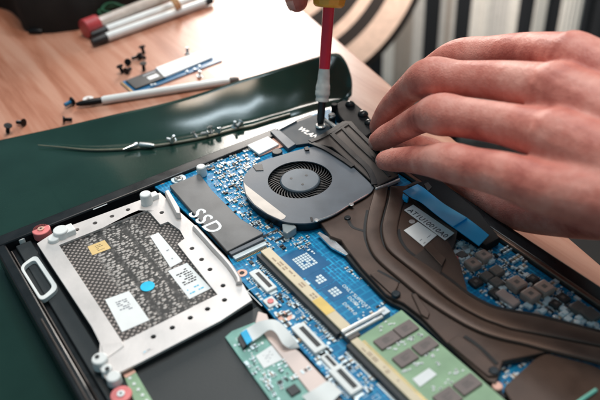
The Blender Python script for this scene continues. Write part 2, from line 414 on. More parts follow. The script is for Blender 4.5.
# striped curtain behind the table
cdist = 1500.0
gd = np.array([FW[0], FW[1], 0]); gd /= np.linalg.norm(gd); gr = np.array([gd[1], -gd[0], 0])
def on_curtain(x, y):
    d = ray(x, y); return CAM+d*(cdist/(d@gd))
def cu_s(x, y=40): return float((on_curtain(x, y)-CAM)@gr)
stripes = [(300, 'w'), (330, 'k'), (345, 'w'), (368, 'k'), (382, 'w'), (393, 'b'), (412, 'l'), (422, 'k'), (439, 'l'), (445, 'b'), (451, 'l'), (455, 'k'),
           (469, 'w'), (486, 'l'), (504, 'w'), (512, 'k'), (527, 'w'), (541, 'k'), (556, 'w'), (579, 'k'), (640, 'w'), (660, 'b'), (690, 'k'), (715, 'w'), (740, 'b'), (770, 'k')]
colr = {'w': (0.86, 0.79, 0.72), 'l': (0.66, 0.61, 0.57), 'b': (0.42, 0.35, 0.30), 'k': (0.014, 0.015, 0.018)}
cm = {k: M('curtain_'+n, colr[k], 0.85, var=0.08, bump=0.3, bscale=200) for k, n in (('w', 'white'), ('l', 'pale'), ('b', 'beige'), ('k', 'black'))}
keys = list(colr)
cb = MB(); edges = [(cu_s(x), k) for x, k in stripes]
s0 = edges[0][0]-500; ss = [(s0+i*100, 'wkbk'[i % 4]) for i in range(5)]+edges
ss += [(edges[-1][0]+60+i*70, 'wkblk'[i % 5]) for i in range(8)]
for (a, k), (b, _) in zip(ss[:-1], ss[1:]):
    cb.cur = keys.index(k); n = 5
    for i in range(n):
        u0, u1 = a+(b-a)*i/n, a+(b-a)*(i+1)/n
        rows = 9; zs = [-738+(900+738)*r/(rows-1) for r in range(rows)]
        q = [CAM*np.array([1, 1, 0])+gr*u+gd*(cdist+14*math.sin(u/46.0)+6*math.sin(u/17.0)) for u in (u0, u1)]
        cb.add([(p[0], p[1], z) for z in zs for p in q], [(2*r, 2*r+1, 2*r+3, 2*r+2) for r in range(rows-1)])
cur = cb.build('striped_curtain', [cm[k] for k in keys], smooth=True, angle=60)
so = cur.modifiers.new('thick', 'SOLIDIFY'); so.thickness = 0.02
tag(cur, 'tall blurred curtain with vertical black, white and beige stripes behind the table', 'curtain')

# round chair with ring stripes, beyond the table's far right edge
arm = empty('striped_chair', (*(PD(262, -30, 1180)[:2]), -740), 'round chair back with curved black and pink stripes beyond the table edge', 'chair')
cc = PD(259, -70, 1190); fn = -ray(330, 10); fn = fn/np.linalg.norm(fn)
ax = np.cross(fn, (0, 0, 1)); ax /= np.linalg.norm(ax); ay = np.cross(ax, fn)
pink_cloth = M('chair_pink', (0.76, 0.53, 0.42), 0.85, bump=0.3, bscale=200); blk_cloth = M('chair_black', (0.028, 0.02, 0.017), 0.8, bump=0.3, bscale=200)
pxmm = 1190/FPX
rings = [(0, 0), (40, 0), (52, 1), (80, 0), (92, 1), (101, 0), (113, 1), (123, 0), (135, 1), (146, 0), (147, 0), (157, 0)]
rb = MB(); n = 96
rr = [0.5, 28, 40, 66, 80, 92, 104, 113, 123, 135, 147, 157]; rc = [0, 1, 0, 1, 0, 1, 1, 0, 1, 0, 0]
ringpts = []
for r in rr:
    h = 30*(1-(r/175.0)**4)+8
    ringpts.append([cc+(ax*math.cos(2*math.pi*i/n)+ay*math.sin(2*math.pi*i/n))*r*pxmm+fn*h for i in range(n)])
for k in range(len(rr)-1):
    rb.cur = rc[k]
    rb.add(ringpts[k]+ringpts[k+1], [(i, (i+1) % n, (i+1) % n+n, i+n) for i in range(n)])
rb.cur = 1
last = ringpts[-1]; back = [p-fn*70 for p in last]
rb.add(last+back, [(i, (i+1) % n, (i+1) % n+n, i+n) for i in range(n)]+[tuple(range(2*n-1, n-1, -1))])
rb.build('backrest', [pink_cloth, blk_cloth], arm)
pp = [cc+(ax*math.cos(t)+ay*math.sin(t))*160*pxmm+fn*4 for t in np.linspace(0, 2*math.pi, 97)]
MB().tube(pp, 7, n=10).build('piping', blk_cloth, arm)
sb = cc-fn*30
MB().cyl((sb[0], sb[1]), 150, -470, -400, 40).build('seat', pink_cloth, arm, bevel=12)
for a in range(4):
    t = a*math.pi/2+0.6
    MB().tube([(sb[0]+125*math.cos(t), sb[1]+125*math.sin(t), -470.5), (sb[0]+190*math.cos(t), sb[1]+190*math.sin(t), -740)], [18, 12]).build('leg', blk_cloth, arm)
MB().box(sb[0]-40, sb[0]+40, sb[1]-20, sb[1]+20, -400.5, cc[2]-100).build('back_post', blk_cloth, arm, bevel=4)

# ================================================================ GREEN MAT
MZ = -14.6
top = [(-150, 172, 0), (-70, 155, 0), (0, 140, 0), (30, 133.5, 1), (60, 127, 3), (90, 120, 5), (120, 113, 7), (150, 106.5, 9), (180, 99, 11.5), (210, 90, 14),
       (240, 80, 16), (260, 74, 17), (280, 68, 17.5), (300, 62, 18), (320, 56, 18), (337, 53, 17.5), (345, 60, 15), (350, 72, 11), (352, 84, 7), (352, 95, 2)]
cre = [(-150, 178, 0), (-70, 162, 0), (0, 148, 0), (30, 144, 0), (60, 146.5, 0), (90, 149.5, 0), (120, 149, 0), (150, 146, 0), (180, 141.5, 0), (206, 136.5, 0),
       (232, 129, 0), (252, 125, 0), (270, 119.5, 0), (285, 115.5, 0), (300, 111, 1), (314, 107, 1), (326, 104, 1), (336, 102, 1), (343, 101, 1), (348, 99.5, 1)]
def dense(l): return smoothline(l, 4)
td, cr = dense(top), dense(cre)
gb = MB(); K = 14; ncol = len(td)
allv = []
for i in range(ncol):
    T = P(td[i][0], td[i][1], MZ+td[i][2]); C0 = P(cr[i][0], cr[i][1], MZ+cr[i][2])
    T = np.array(T); C0 = np.array(C0)
    up = T[2]-C0[2]; fl_ = i/(ncol-1)
    colv = []
    for k in range(K):
        t = k/(K-1)
        # from top edge down into the valley: steep near the top, flat in the valley
        q = T+(C0-T)*t
        bul = math.sin(math.pi*t)
        hz = T[2]+(C0[2]-T[2])*(1-(1-t)**1.0)
        q = np.array([q[0], q[1], hz-0.10*up*bul])
        dirh = np.array([T[0]-C0[0], T[1]-C0[1]]); ln = np.linalg.norm(dirh)+1e-6
        push = 0.12*up*bul
        q[0] += 0.25*push; q[1] += push*0.97
        colv.append(q)
    # from the valley to under the laptop and on towards the viewer
    lo = C0.copy(); nx = C0[0]*0.93 if i > 8 else C0[0]
    ridge = max(0, min(1, (cr[i][0]-45)/30.0))*2.0
    colv[-1][2] += ridge
    ys = [0.035, 0.12, 0.3, 0.6, 1.0]
    endp = np.array([min(lo[0]-6 if i > 10 else lo[0], 104), 60.0, MZ])
    for t in ys:
        q = lo+(endp-lo)*t
        q[2] = MZ+(lo[2]-MZ)*(1-t)+2.6*math.sin(math.pi*min(1, t*1.0))*max(0, min(1, (cr[i][0]-20)/80.0))*0.9
        colv.append(q)
    for yy in (0, -100, -250, -420):
        colv.append(np.array([endp[0], yy, MZ]))
    allv.append(colv)
rn = len(allv[0])
gb.add([q for c in allv for q in c], [(i*rn+k, i*rn+k+1, (i+1)*rn+k+1, (i+1)*rn+k) for i in range(ncol-1) for k in range(rn-1)])
gm = gb.build('green_mat', green_vinyl, angle=80)
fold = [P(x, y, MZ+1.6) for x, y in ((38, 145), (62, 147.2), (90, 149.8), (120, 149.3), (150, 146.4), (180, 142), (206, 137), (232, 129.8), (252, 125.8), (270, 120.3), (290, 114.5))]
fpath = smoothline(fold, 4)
MB().tube(fpath, [.25+.75*math.sin(math.pi*min(1, (i+1)/len(fpath)*1.6+.0)/2) for i in range(len(fpath))], 10).build('fold', M('fold_highlight', (.17, .165, .12), .2, var=.3), gm)  # added tube; its pale tan paints the highlight along the crease
so = gm.modifiers.new('thick', 'SOLIDIFY'); so.thickness = 0.012; so.offset = -1
tag(gm, 'glossy dark green mat with a curled up rear edge, under the open laptop', 'mat')

# ================================================================ LAPTOP
lap = empty('open_laptop', (0, -20, TZ+2.6), 'black laptop with its bottom cover off, blue circuit board and fan exposed', 'laptop')
XL, XR, YB, YF = -107.0, 110.0, 92.0, -190.0
# chassis: floor and rims
ch = MB()
ch.box(XL+1.2, XR-1.2, YF+1, YB-1, -12.5, -4.0)
ch.box(XL, XL+5.5, YF, YB-6, -12.8, 1.2)
ch.box(XL+1.5, 96, YB-8.2, YB, -12.7, 2.0)
ch.box(101.5, XR, YF, 70, -12.6, 1.6)
ch.box(XL+5.8, XR-8.8, YF-0.2, YF+6, -12.4, 1.0)
chassis = ch.build('chassis', rim_plastic, lap, bevel=1.0)
MB().box(98.6, 101.2, YF, 30, -4.2, 2.6).build('edge_trim', bronze_trim, chassis, bevel=0.6)
MB().box(XL+5.9, XL+6.7, YF, YB-14, -4.2, 0.2).build('edge_trim', heat_dark, chassis, bevel=0.5)
MB().box(XL+2.2, XL+3.0, YF, 20, 1.0, 1.7).build('edge_trim', heat_dark, chassis, bevel=0.2)
MB().box(-97.5, -89.5, YF+8, YB-9, -4.2, -1.6).build('inner_deck', floor_plastic, chassis, bevel=0.5)
# thin scratch-like seam on the rear rim
MB().prism(pts([(93, 209), (107, 203.5), (107.4, 204.2), (93.4, 209.8)], 2.15), 2.05, 2.15).build('seam', dull_silver, chassis)

# speaker opening with a silver rim at the left
ro = rounded(pts([(36, 254), (59, 288), (41, 302), (19, 266.5)], 0.5), 4)
ri = rounded(pts([(34.5, 259), (53, 287), (41.5, 297.5), (22.5, 267)], 0.5), 3)
vent = MB().prism(ro, -2.0, 0.5, [ri]).build('speaker_frame', white_plastic, lap, bevel=0.3)
MB().prism(ri, -3.4, -2.4).build('speaker_cone', M('speaker_dark', (0.02, 0.024, 0.026), 0.7, bump=0.4), vent)
# battery
MB().prism(pts([(112, 383), (141, 366), (222, 325), (258, 306), (330, 382), (372, 440), (170, 470)], -1.0), -4.0, -1.0).build(
    'battery', M('battery_black', (0.020, 0.024, 0.026), 0.5, bump=0.2, bscale=160, var=0.3, vscale=5, rvar=.2), lap, bevel=0.6)

# red capped screws, posts and brackets near the corner
def post(x, y, z, r, h, mat, name='post', cap=None):
    c = P(x, y, z); mb = MB(); mb.cyl(c, r, z-h, z, 24); o = mb.build(name, mat, lap, bevel=min(0.4, r*0.2))
    if cap:
        MB().cyl(c, r*0.38, z+0.02, z+0.5, 16).build('screw_head', cap, o, bevel=0.15)
        MB().cyl(c, r*0.13, z+0.5, z+0.56, 8).build('socket', chip_dark, o)
    return o
post(41, 229, 2.0, 4.7, 5, pink_red, 'rubber_foot', copper_pink)
post(121, 394, 1.5, 4.4, 4, pink_red, 'rubber_foot', paper)
post(20, 236.5, 0.6, 2.9, 4, white_plastic, 'standoff', dull_silver)
# --- drive caddy
TZ3 = 3.0
outer = pts([(37, 243.5), (56, 231), (147, 197.5), (160, 192.5), (180, 212), (196, 226), (224, 257), (240, 279), (252, 300), (220, 321), (141, 362), (106, 379), (98, 366), (100, 343), (92, 327)], TZ3)
hole = pts([(59, 245), (146, 210.5), (150, 212.5), (160.5, 224.5), (168, 221.5), (180, 230), (184.5, 238.5), (177.5, 244), (217.5, 294.5), (122.5, 342)], TZ3)
sm = [(192, 248.4), (201.6, 259.4), (210, 269.4), (223, 285.6), (224.5, 300), (207.5, 309), (190.3, 317.8), (172.3, 327.7), (153.3, 336.7), (77, 229.6), (95, 223), (112, 216.2), (128, 209.6), (161.8, 212.5)]
hl = [circle(P(x, y, TZ3), 1.25) for x, y in sm]
cad = MB().prism(outer, 1.65, TZ3, [hole]+hl).build('drive_caddy', tray_metal, lap, bevel=0.25)
MB().prism(outer, -3.8, 1.0).build('caddy_body', chip_dark, cad)
mc = MB().prism(pts([(54, 240), (150, 202), (172, 212), (198, 230), (190, 242), (226, 296), (121, 350)], 1.6), 1.05, 1.6).build('drive_cover', woven_mesh, cad)
# bent walls of the caddy
MB().prism(pts([(164.5, 190.8), (168.5, 189.5), (179.3, 207), (180.5, 213), (176, 213)], 7), -1, 7).build('bent_tab', tray_metal, cad, bevel=0.5)
wl = smoothline([P(196, 225, 5), P(206, 236, 5), P(216, 247, 5), P(226, 257.5, 5), P(233, 266, 5), P(239.5, 276, 5), P(240.5, 281, 5)], 5)
wr = MB(); wr.tube([(p[0]-0.9, p[1], 3.4) for p in wl], 1.5, 10, flat=1.3)
wr.build('side_wall', tray_metal, cad)
MB().prism(pts([(101, 345), (122, 341), (124, 346), (104, 360)], TZ3+0.4), TZ3-.2, TZ3+0.4).build('corner_plate', tray_metal, cad, bevel=0.2)
for (x, y, r, h) in ((60, 228.5, 4.2, 4.5), (53, 236.5, 3.2, 2.5), (145, 192.5, 3.3, 7), (99, 357, 3.6, 3), (113, 375, 3.2, 2), (106, 367, 2.6, 2)):
    c = P(x, y, TZ3+h); o = MB().cyl(c, r, 0, TZ3+h-0.6, 18, r*0.92).build('caddy_post', white_plastic, cad, bevel=0.5)
c = P(152, 194, 6); MB().box(c[0]-4, c[0]+3, c[1]-2.2, c[1]+2.2, 1, 5.8).build('post_bracket', white_plastic, cad, bevel=0.5)
c = P(66, 229, 6); MB().box(c[0]-4, c[0]+4, c[1]-3.2, c[1]+3.4, 1, 6).build('post_bracket', white_plastic, cad, bevel=0.5)
for x, y in ((96.8, 356), (107, 368)):
    c = P(x, y, TZ3+3); MB().cyl(c, 1.0, TZ3+2.4, TZ3+2.7, 10).build('post_hole', chip_dark, cad)
# stickers with their print
def sticker(cs, z, mat, parent, lines=(), name='sticker'):
    """lines: (u0, v0, u1, v1, material) in 0..1 of the sticker"""
    q = [np.array(P(x, y, z)) for x, y in cs]
    o = MB().prism(q, z-0.12, z).build(name, mat, parent)
    def bl(u, v): return (q[0]*(1-u)+q[1]*u)*(1-v)+(q[3]*(1-u)+q[2]*u)*v
    by = {}
    for (u0, v0, u1, v1, mt) in lines:
        by.setdefault(mt.name, (mt, MB()))[1].add([bl(u0, v0)+[0, 0, .06], bl(u1, v0)+[0, 0, .06], bl(u1, v1)+[0, 0, .06], bl(u0, v1)+[0, 0, .06]], [(0, 1, 2, 3)])
    for mt, mb in by.values(): mb.build('print', mt, o, smooth=False)
    return o
def dashes(n, v0, v1, u0, u1, mt, rnd, fill=0.7):
    out = []
    for i in range(n):
        v = v0+(v1-v0)*i/max(1, n-1); u = u0
        while u < u1-0.02:
            L = rnd.uniform(0.04, 0.16); 
            if rnd.random() < fill: out.append((u, v, min(u+L, u1), v+0.035, mt))
            u += L+0.03
    return out
rnd = random.Random(3)
sticker([(87.5, 246.6), (104.5, 240), (111, 248.2), (92.5, 255.2)], 1.75, yellow_paper, mc, dashes(4, 0.25, 0.75, 0.35, 0.75, ink, rnd))
sticker([(150, 236), (158.5, 232.5), (182.5, 261), (170.5, 267.5)], 1.75, paper, mc, dashes(3, 0.3, 0.8, 0.25, 0.75, grey_ink, rnd, .35))
sticker([(168, 271), (187, 262.8), (211, 288.3), (189.5, 299)], 1.75, paper, mc, dashes(7, 0.14, 0.56, 0.18, 0.86, ink, rnd, .62)+dashes(2, 0.74, 0.86, 0.15, 0.8, cyan_ink, rnd, .4))
sticker([(105, 299.5), (129, 291), (149.5, 320), (122, 332)], 1.75, paper, mc, dashes(6, 0.18, 0.48, 0.3, 0.75, grey_ink, rnd, .55))
c = P(147.5, 286, 2.0); MB().cyl(c, 3.4, 1.65, 1.9, 20).build('sticker', M('cyan_dot', (0.0, 0.55, 0.85), 0.5), mc)
sticker([(142, 352.5), (152, 347), (153, 348.5), (143.5, 354.5)], TZ3+0.12, tray_metal, cad, [(0.1, 0.2, 0.35, 0.5, cyan_ink), (0.45, 0.2, 0.8, 0.6, grey_ink)], 'stamp')

# --- motherboard
pcb_out = pts([(150, 184), (200, 160.5), (250, 140), (300, 119), (330, 108.5)], 0)+[np.array([98, 60, 0]), np.array([98, -185, 0])]+[np.array([16, -185, 0])]+pts([(345, 404), (329, 380), (300, 348), (278, 322), (262, 303), (240, 279), (226, 252), (196, 222), (166, 194)], 0)
mb_o = MB().prism(pcb_out, -1.3, 0).build('motherboard', pcb_blue, lap)

# silkscreen print and unpopulated pads
text('lettering', 'ONLY SUPPORT', P(341.5, 285.5, .1), XV, YU, 1.85, 0.06, pale_ink, mb_o, bold=0.012, spacing=1.08)
text('lettering', 'DDR4', P(347.0, 297.5, .1), XV, YU, 1.85, 0.06, pale_ink, mb_o, bold=0.012, spacing=1.08)
text('lettering', 'DIMM-0', P(342.0, 303.5, .1), XV, YU, 1.85, 0.06, pale_ink, mb_o, bold=0.012, spacing=1.08)
pads = MB()
for (x, y, w_, h_) in ((305, 261, 9, 10), (320, 279, 5, 5.5), (335, 291.5, 5, 5.5)):
    c = P(x, y, 0)
    MB().box(c[0]-w_*.95, c[0]+w_*.95, c[1]-h_*.95, c[1]+h_*.95, 0.02, 0.06).build('pad_field', M('pad_blue', (0.003, 0.115, 0.28), 0.35), mb_o)
    k = max(3, int(w_/1.5))
    for i in range(k):
        for j in range(k):
            if rnd.random() < 0.92:
                pads.box(c[0]-w_/2+w_*i/k, c[0]-w_/2+w_*(i+0.78)/k, c[1]-h_/2+h_*j/k, c[1]-h_/2+h_*(j+0.78)/k, 0.07, 0.14)
pads.build('solder_pads', smd_white, mb_o)
mb_o.children[-1]['kind'] = 'stuff'

# tiny surface mounted components: too many to count
PAL = [solder, smd_tan, chip_dark, smd_white, white_ink, inductor_grey]
def scatter(regions, seed, parent, z=0.0):
    r = random.Random(seed); b = MB()
    for (poly, n, smin, smax, wts) in regions:
        pw = [P(x, y, z) for x, y in poly]
        xs, ys = [p[0] for p in pw], [p[1] for p in pw]
        placed = []; tries = 0; rowq = []
        while len(placed) < n and tries < n*30:
            tries += 1
            x, y = r.uniform(min(xs), max(xs)), r.uniform(min(ys), max(ys))
            ins = False; j = len(pw)-1
            for i in range(len(pw)):
                if (pw[i][1] > y) != (pw[j][1] > y) and x < (pw[j][0]-pw[i][0])*(y-pw[i][1])/(pw[j][1]-pw[i][1])+pw[i][0]: ins = not ins
                j = i
            if not ins and not rowq: continue
            row = rowq.pop() if rowq else None
            if row: x, y = row[0], row[1]
            L = row[2] if row else r.uniform(smin, smax); Wd = L*r.uniform(0.45, 0.75); H = r.uniform(0.35, 0.9)*min(1.4, L*.6)
            if row: Wd = L*.55; H = L*.4
            if (row[3] if row else r.random() < 0.5): hx, hy = L/2, Wd/2
            else: hx, hy = Wd/2, L/2
            if not row and r.random() < .30:
                o_ = r.random() < .5; st = L*.55*1.45; ax_ = r.random() < .7
                for q_ in range(1, r.randint(3, 7)):
                    rowq.append((x+(0 if o_ else st*q_), y-(st*q_ if o_ else 0), L, o_))
            if any(abs(x-a)+0 < (hx+c)*1.02 and abs(y-bb) < (hy+d)*1.02 for a, bb, c, d in placed): continue
            placed.append((x, y, hx, hy)); k = r.random()
            if k < wts[0]:          # two pin part: body and solder ends
                b.cur = r.choice([1, 1, 2, 5, 3]); e = 0.27
                if hx > hy:
                    b.box(x-hx*(1-2*e), x+hx*(1-2*e), y-hy, y+hy, z+.01, z+H); b.cur = 0
                    b.box(x-hx, x-hx*(1-2*e)-.01, y-hy*1.05, y+hy*1.05, z+.01, z+H*1.05); b.box(x+hx*(1-2*e)+.01, x+hx, y-hy*1.05, y+hy*1.05, z+.01, z+H*1.05)
                else:
                    b.box(x-hx, x+hx, y-hy*(1-2*e), y+hy*(1-2*e), z+.01, z+H); b.cur = 0
                    b.box(x-hx*1.05, x+hx*1.05, y-hy, y-hy*(1-2*e)-.01, z+.01, z+H*1.05); b.box(x-hx*1.05, x+hx*1.05, y+hy*(1-2*e)+.01, y+hy, z+.01, z+H*1.05)
            elif k < wts[1]:        # solder pad / test point
                b.cur = r.choice([0, 3, 4]); b.cyl((x, y), min(hx, hy)*r.uniform(.8, 1.2), z+.01, z+.15, 8)
            elif k < wts[2]:        # little black chip with legs
                b.cur = 2; b.box(x-hx*.8, x+hx*.8, y-hy*.8, y+hy*.8, z+.1, z+H); b.cur = 0
                for q in range(3):
                    yy = y-hy*.6+hy*.6*q; b.box(x-hx*1.15, x-hx*.81, yy-hy*.14, yy+hy*.14, z+.02, z+.25); b.box(x+hx*.81, x+hx*1.15, yy-hy*.14, yy+hy*.14, z+.02, z+.25)
            else:                   # silkscreen outline
                b.cur = 4; t = 0.16
                for (a0, a1, c0, c1) in ((x-hx, x+hx, y-hy, y-hy+t), (x-hx, x+hx, y+hy-t, y+hy), (x-hx, x-hx+t, y-hy+t, y+hy-t), (x+hx-t, x+hx, y-hy+t, y+hy-t)):
                    b.box(a0, a1, c0, c1, z+.03, z+.07)
    return b.build('surface_components', PAL, parent, smooth=False)
o = scatter([
    ([(200, 166), (222, 158), (246, 149), (258, 156), (244, 176), (243, 192), (248, 206), (256, 218), (248, 224), (214, 186), (203, 172)], 260, 1.0, 3.0, (.55, .75, .86)),
    ([(156, 184), (200, 165), (204, 172), (166, 186)], 26, .8, 2.0, (.5, .9, .92)),
    ([(244, 224), (262, 222), (285, 226), (300, 234), (292, 242), (266, 244), (262, 236)], 70, 1.0, 3.2, (.5, .7, .9)),
    ([(236, 262), (258, 258), (330, 330), (344, 352), (386, 400), (346, 400), (302, 346), (262, 302)], 210, 1.0, 3.4, (.45, .7, .82)),
    ([(325, 236), (340, 252), (362, 270), (392, 302), (384, 306), (352, 280)], 16, 1.0, 2.5, (.3, .8, .85)),
    ([(283, 236), (300, 240), (312, 250), (295, 250)], 30, 1.0, 2.2, (.4, .9, .95)),
    ([(344, 286), (352, 286), (368, 306), (360, 312)], 8, .8, 1.6, (.3, .9, .95)),
    ([(352, 318), (368, 310), (380, 306), (386, 310), (370, 322)], 14, 1.0, 2.4, (.3, .8, .95)),
    ([(440, 236), (452, 238), (480, 246), (515, 268), (560, 300), (600, 322), (600, 330), (560, 318), (530, 300), (490, 300), (450, 266)], 300, 1.3, 3.4, (.62, .93, .97)),
    ([(502, 366), (530, 350), (552, 350), (520, 372), (505, 385)], 30, 1.2, 3, (.5, .9, .95)),
    ([(586, 358), (606, 364), (606, 376), (586, 368)], 8, 1.5, 3, (.6, .9, .95)),
    ([(246, 152), (280, 146), (284, 152), (262, 160)], 10, 1, 2.4, (.5, .8, .9)),
], 11, mb_o)
o['kind'] = 'stuff'
# ring shaped screw holes on the board
for x, y, r0, r1, mt in ((160.5, 181.5, 3.0, 1.5, copper_pink), (242, 273, 2.6, 1.3, copper_pink), (285, 316.3, 3.3, 1.4, copper_pink), (335.5, 279, .01, 0, None)):
    if mt is None: continue
    c = P(x, y, 0.1)
    MB().prism(circle(c, r0, 24), -0.2, 0.18, [circle(c, r1, 16)]).build('mount_hole', mt, mb_o)
    MB().cyl(c, r1*1.0, -0.1, 0.05, 16).build('hole_bottom', gap_black, mb_o)
c = P(270.5, 301, 1.5); MB().box(c[0]-2.6, c[0]+2.6, c[1]-3, c[1]+3, 0.02, 1.2).build('switch', white_plastic, mb_o, bevel=.3)
MB().cyl(c, 1.5, 1.25, 1.7, 14).build('switch_button', pink_red, mb_o)

def on_board(name, a, b, h, mat, bev=0.25, parent=None, z0=0.02):
    x0, x1, y0, y1 = rect(a, b, h)
    return MB().box(x0, x1, y0, y1, z0, h).build(name, mat, parent or mb_o, bevel=bev)
def connector(cx, cy, lx, ly, h, slot='l'):
    """white flat cable connector: shell, dark mouth, metal legs"""
    c = P(cx, cy, h)
    o = MB().box(c[0]-lx/2, c[0]+lx/2, c[1]-ly/2, c[1]+ly/2, 0.02, h).build('cable_connector', white_plastic, mb_o, bevel=0.3)
    c2 = (c[0]+(lx*0.08 if slot == 'l' else -lx*.1), c[1])
    MB().box(c2[0]-lx*.18, c2[0]+lx*.18, c2[1]-ly*.38, c2[1]+ly*.38, h-.02, h+.05).build('connector_mouth', chip_dark, mb_o)
    lg = MB()
    for s_ in (-1, 1): lg.box(c[0]-lx*.35, c[0]+lx*.35, c[1]+s_*(ly/2+.9)-.8, c[1]+s_*(ly/2+.9)+.8, 0.03, 0.6)
    for i in range(10): lg.box(c[0]-lx/2-1.1, c[0]-lx/2-.05, c[1]-ly*.42+ly*.84*i/9-.2, c[1]-ly*.42+ly*.84*i/9+.2, 0.03, .35)
    lg.build('connector_pins', solder, mb_o); 
connector(263, 280, 5.6, 16, 1.8)
connector(309, 337, 6.4, 18, 2.2)
connector(346, 379, 6.4, 15, 2.4)
connector(330, 361, 4.2, 9, 1.2)
# silkscreen corner lines next to them
sk = MB()
for (x0, y0, x1, y1) in ((247, 291, 262, 283.5), (262, 306, 247, 291), (290, 343, 303, 334), (277, 300, 286, 296), (286, 296, 304, 314), (332, 379, 342, 374), (300, 326, 304, 323)):
    a, b = P(x0, y0, 0), P(x1, y1, 0); d = (b-a)/np.linalg.norm(b-a); nn = np.array([-d[1], d[0], 0])*.18
    sk.add([a-nn+[0, 0, .05], b-nn+[0, 0, .05], b+nn+[0, 0, .05], a+nn+[0, 0, .05]], [(0, 1, 2, 3)])
o = sk.build('silkscreen_lines', white_ink, mb_o, smooth=False)
# bigger black and grey chips around the fan
on_board('chip', (262, 236), (278, 228.5), 1.8, inductor_tan, .3)
on_board('chip', (275, 240), (284, 236), 1.4, inductor_grey, .3)
for a, b in (((221, 206), (229, 203)), ((229, 214), (236, 210)), ((208, 170), (214, 166)), ((232, 163), (240, 160)), ((228, 186), (236, 184)), ((237, 222), (243, 219))):
    on_board('chip', a, b, 1.0, chip_dark, .15)

# --- SSD under its grey cover
ssd = MB().prism(rounded(pts([(169, 185.5), (199, 173.5), (206, 182), (212, 190), (240, 218), (264, 233), (227, 251.5)], 3), 1.0), 0.3, 3.0).build('ssd_cover', ssd_grey, lap, bevel=0.4)
text('lettering', 'SSD', P(187.5, 213.5, 3.1), np.array([0.06, -1.0]), YU, 9.0, 3.06, white_ink, ssd, bold=0.014, spacing=1.16)
mbx = MB(); x0, x1, y0, y1 = rect((229.5, 253), (266, 240), 2.6)
MB().box(x0, x1, y0+1, y1+1, 0.05, 2.6).build('ssd_socket', fan_grey, ssd, bevel=.3)
MB().box(x0+.5, x1-.5, y0-2.0, y0+.8, 0.05, 1.6).build('socket_front', solder, ssd, bevel=.2)
pn = MB()
for i in range(22): pn.box(x0+1+i*(x1-x0-2)/22, x0+1+(i+.5)*(x1-x0-2)/22, y0-3.2, y0-2.05, 0.03, .4)
o = pn.build('socket_pins', gold, ssd); o['kind'] = 'stuff'
def screw_part(x, y, z, r, h, mat, parent=lap, cross=True):
    c = P(x, y, z); o = MB().cyl(c, r, z-h, z, 20).build('screw', mat, parent, bevel=r*.22)
    if cross:
        MB().box(c[0]-r*.6, c[0]+r*.6, c[1]-r*.13, c[1]+r*.13, z+.01, z+.05, .5).add([], []).box(c[0]-r*.13, c[0]+r*.13, c[1]-r*.6, c[1]+r*.6, z+.055, z+.09, .5).build('cross_slot', steel_dark, o, smooth=False)
    return o
c = P(178.5, 178.5, 1); MB().cyl(c, 4.3, .05, 1.0, 24).build('screw_pad', smd_white, mb_o, bevel=.2)
screw_part(178.5, 178, 2.0, 2.6, 1.2, silver)
c = P(200.8, 166, 6.5); MB().cyl(c, 2.9, 0.05, 6.5, 20, 2.6).build('standoff', white_plastic, lap, bevel=.6)
# --- memory slots and module
def slot(name, a, b, zt, marks):
    x0, x1, y0, y1 = rect(a, b, zt)
    o = MB().box(x0, x1, y0, y1, .05, zt).build(name, cream, lap, bevel=.25)
    MB().box(x0-2.6, x0-.3, y0, y1, .05, zt-1.0).build('slot_rail', chip_dark, o, bevel=.2)
    p = MB()
    for i in range(46):
        y = y0+1.5+(y1-y0-3)*i/45
        if 22 < i < 25: continue
        p.box(x0-3.9, x0-2.65, y-.35, y+.35, .03, .5)
    q = p.build('slot_pins', solder, o); q['kind'] = 'stuff'
    r = random.Random(marks); k = MB()
    y = y1-4
    while y > y0+16:
        L = r.uniform(.6, 3.5)
        if r.random() < .75:
            for row in (.28, .55):
                if r.random() < .7: k.box(x0+(x1-x0)*row, x0+(x1-x0)*(row+.16), y-L, y, zt+.02, zt+.05)
        y -= L+r.uniform(.5, 1.6)
    k.build('print', smd_tan, o, smooth=False)
    return o, (x0, x1, y0, y1)
s1, (sx0, sx1, sy0, sy1) = slot('memory_slot', (260.5, 251), (351, 325), 4.2, 5)
MB().box(sx0+.1, sx1-.1, sy0+11, sy0+22, 4.21, 4.27).build('yellow_patch', slot_yellow, s1)
MB().box(sx0-.3, sx1+.4, sy0-6.5, sy0-.05, .05, 3.8).build('slot_end', inductor_grey, s1, bevel=.4)
# second slot holding the green memory module
s2, (tx0, tx1, ty0, ty1) = slot('memory_slot', (350.5, 341), (428, 405), 4.0, 8)
MB().box(tx0+.2, tx1-.2, ty1-58, ty1-44, 4.01, 4.06).build('yellow_patch', slot_yellow, s2)
def latch(a, b, z):
    p, q = P(*a, z), P(*b, z); d = (q-p)/np.linalg.norm(q-p); nn = np.array([-d[1], d[0], 0])
    o = MB(); o.tube([p, q], 1.1, 8); o.tube([p-nn*2.6, q-nn*2.6-d*3], .8, 8)
    o.box(q[0]-2.2, q[0]+1.5, q[1]-2.5, q[1]+1.5, .1, z+.6)
    o.build('latch_arm', dull_silver, s2)
latch((342, 333), (384, 310.5), 3.6)
zr = 3.2
rp = pts([(359.5, 343.5), (362, 339.5), (402.5, 310.8), (416, 320.5), (500, 392), (520, 412), (470, 452)], zr)
rx0, ry1 = tx1+.15, ty1-1.5
rx1 = P(402.5, 310.8, zr)[0]
ram = MB().prism([(rx0-1.5, ry1-70), (rx1, ry1-70), (rx1, ry1+3.0), (rx0-1.5, ry1+1.5)], zr-1.0, zr).build('memory_module', pcb_green, lap, bevel=.1)
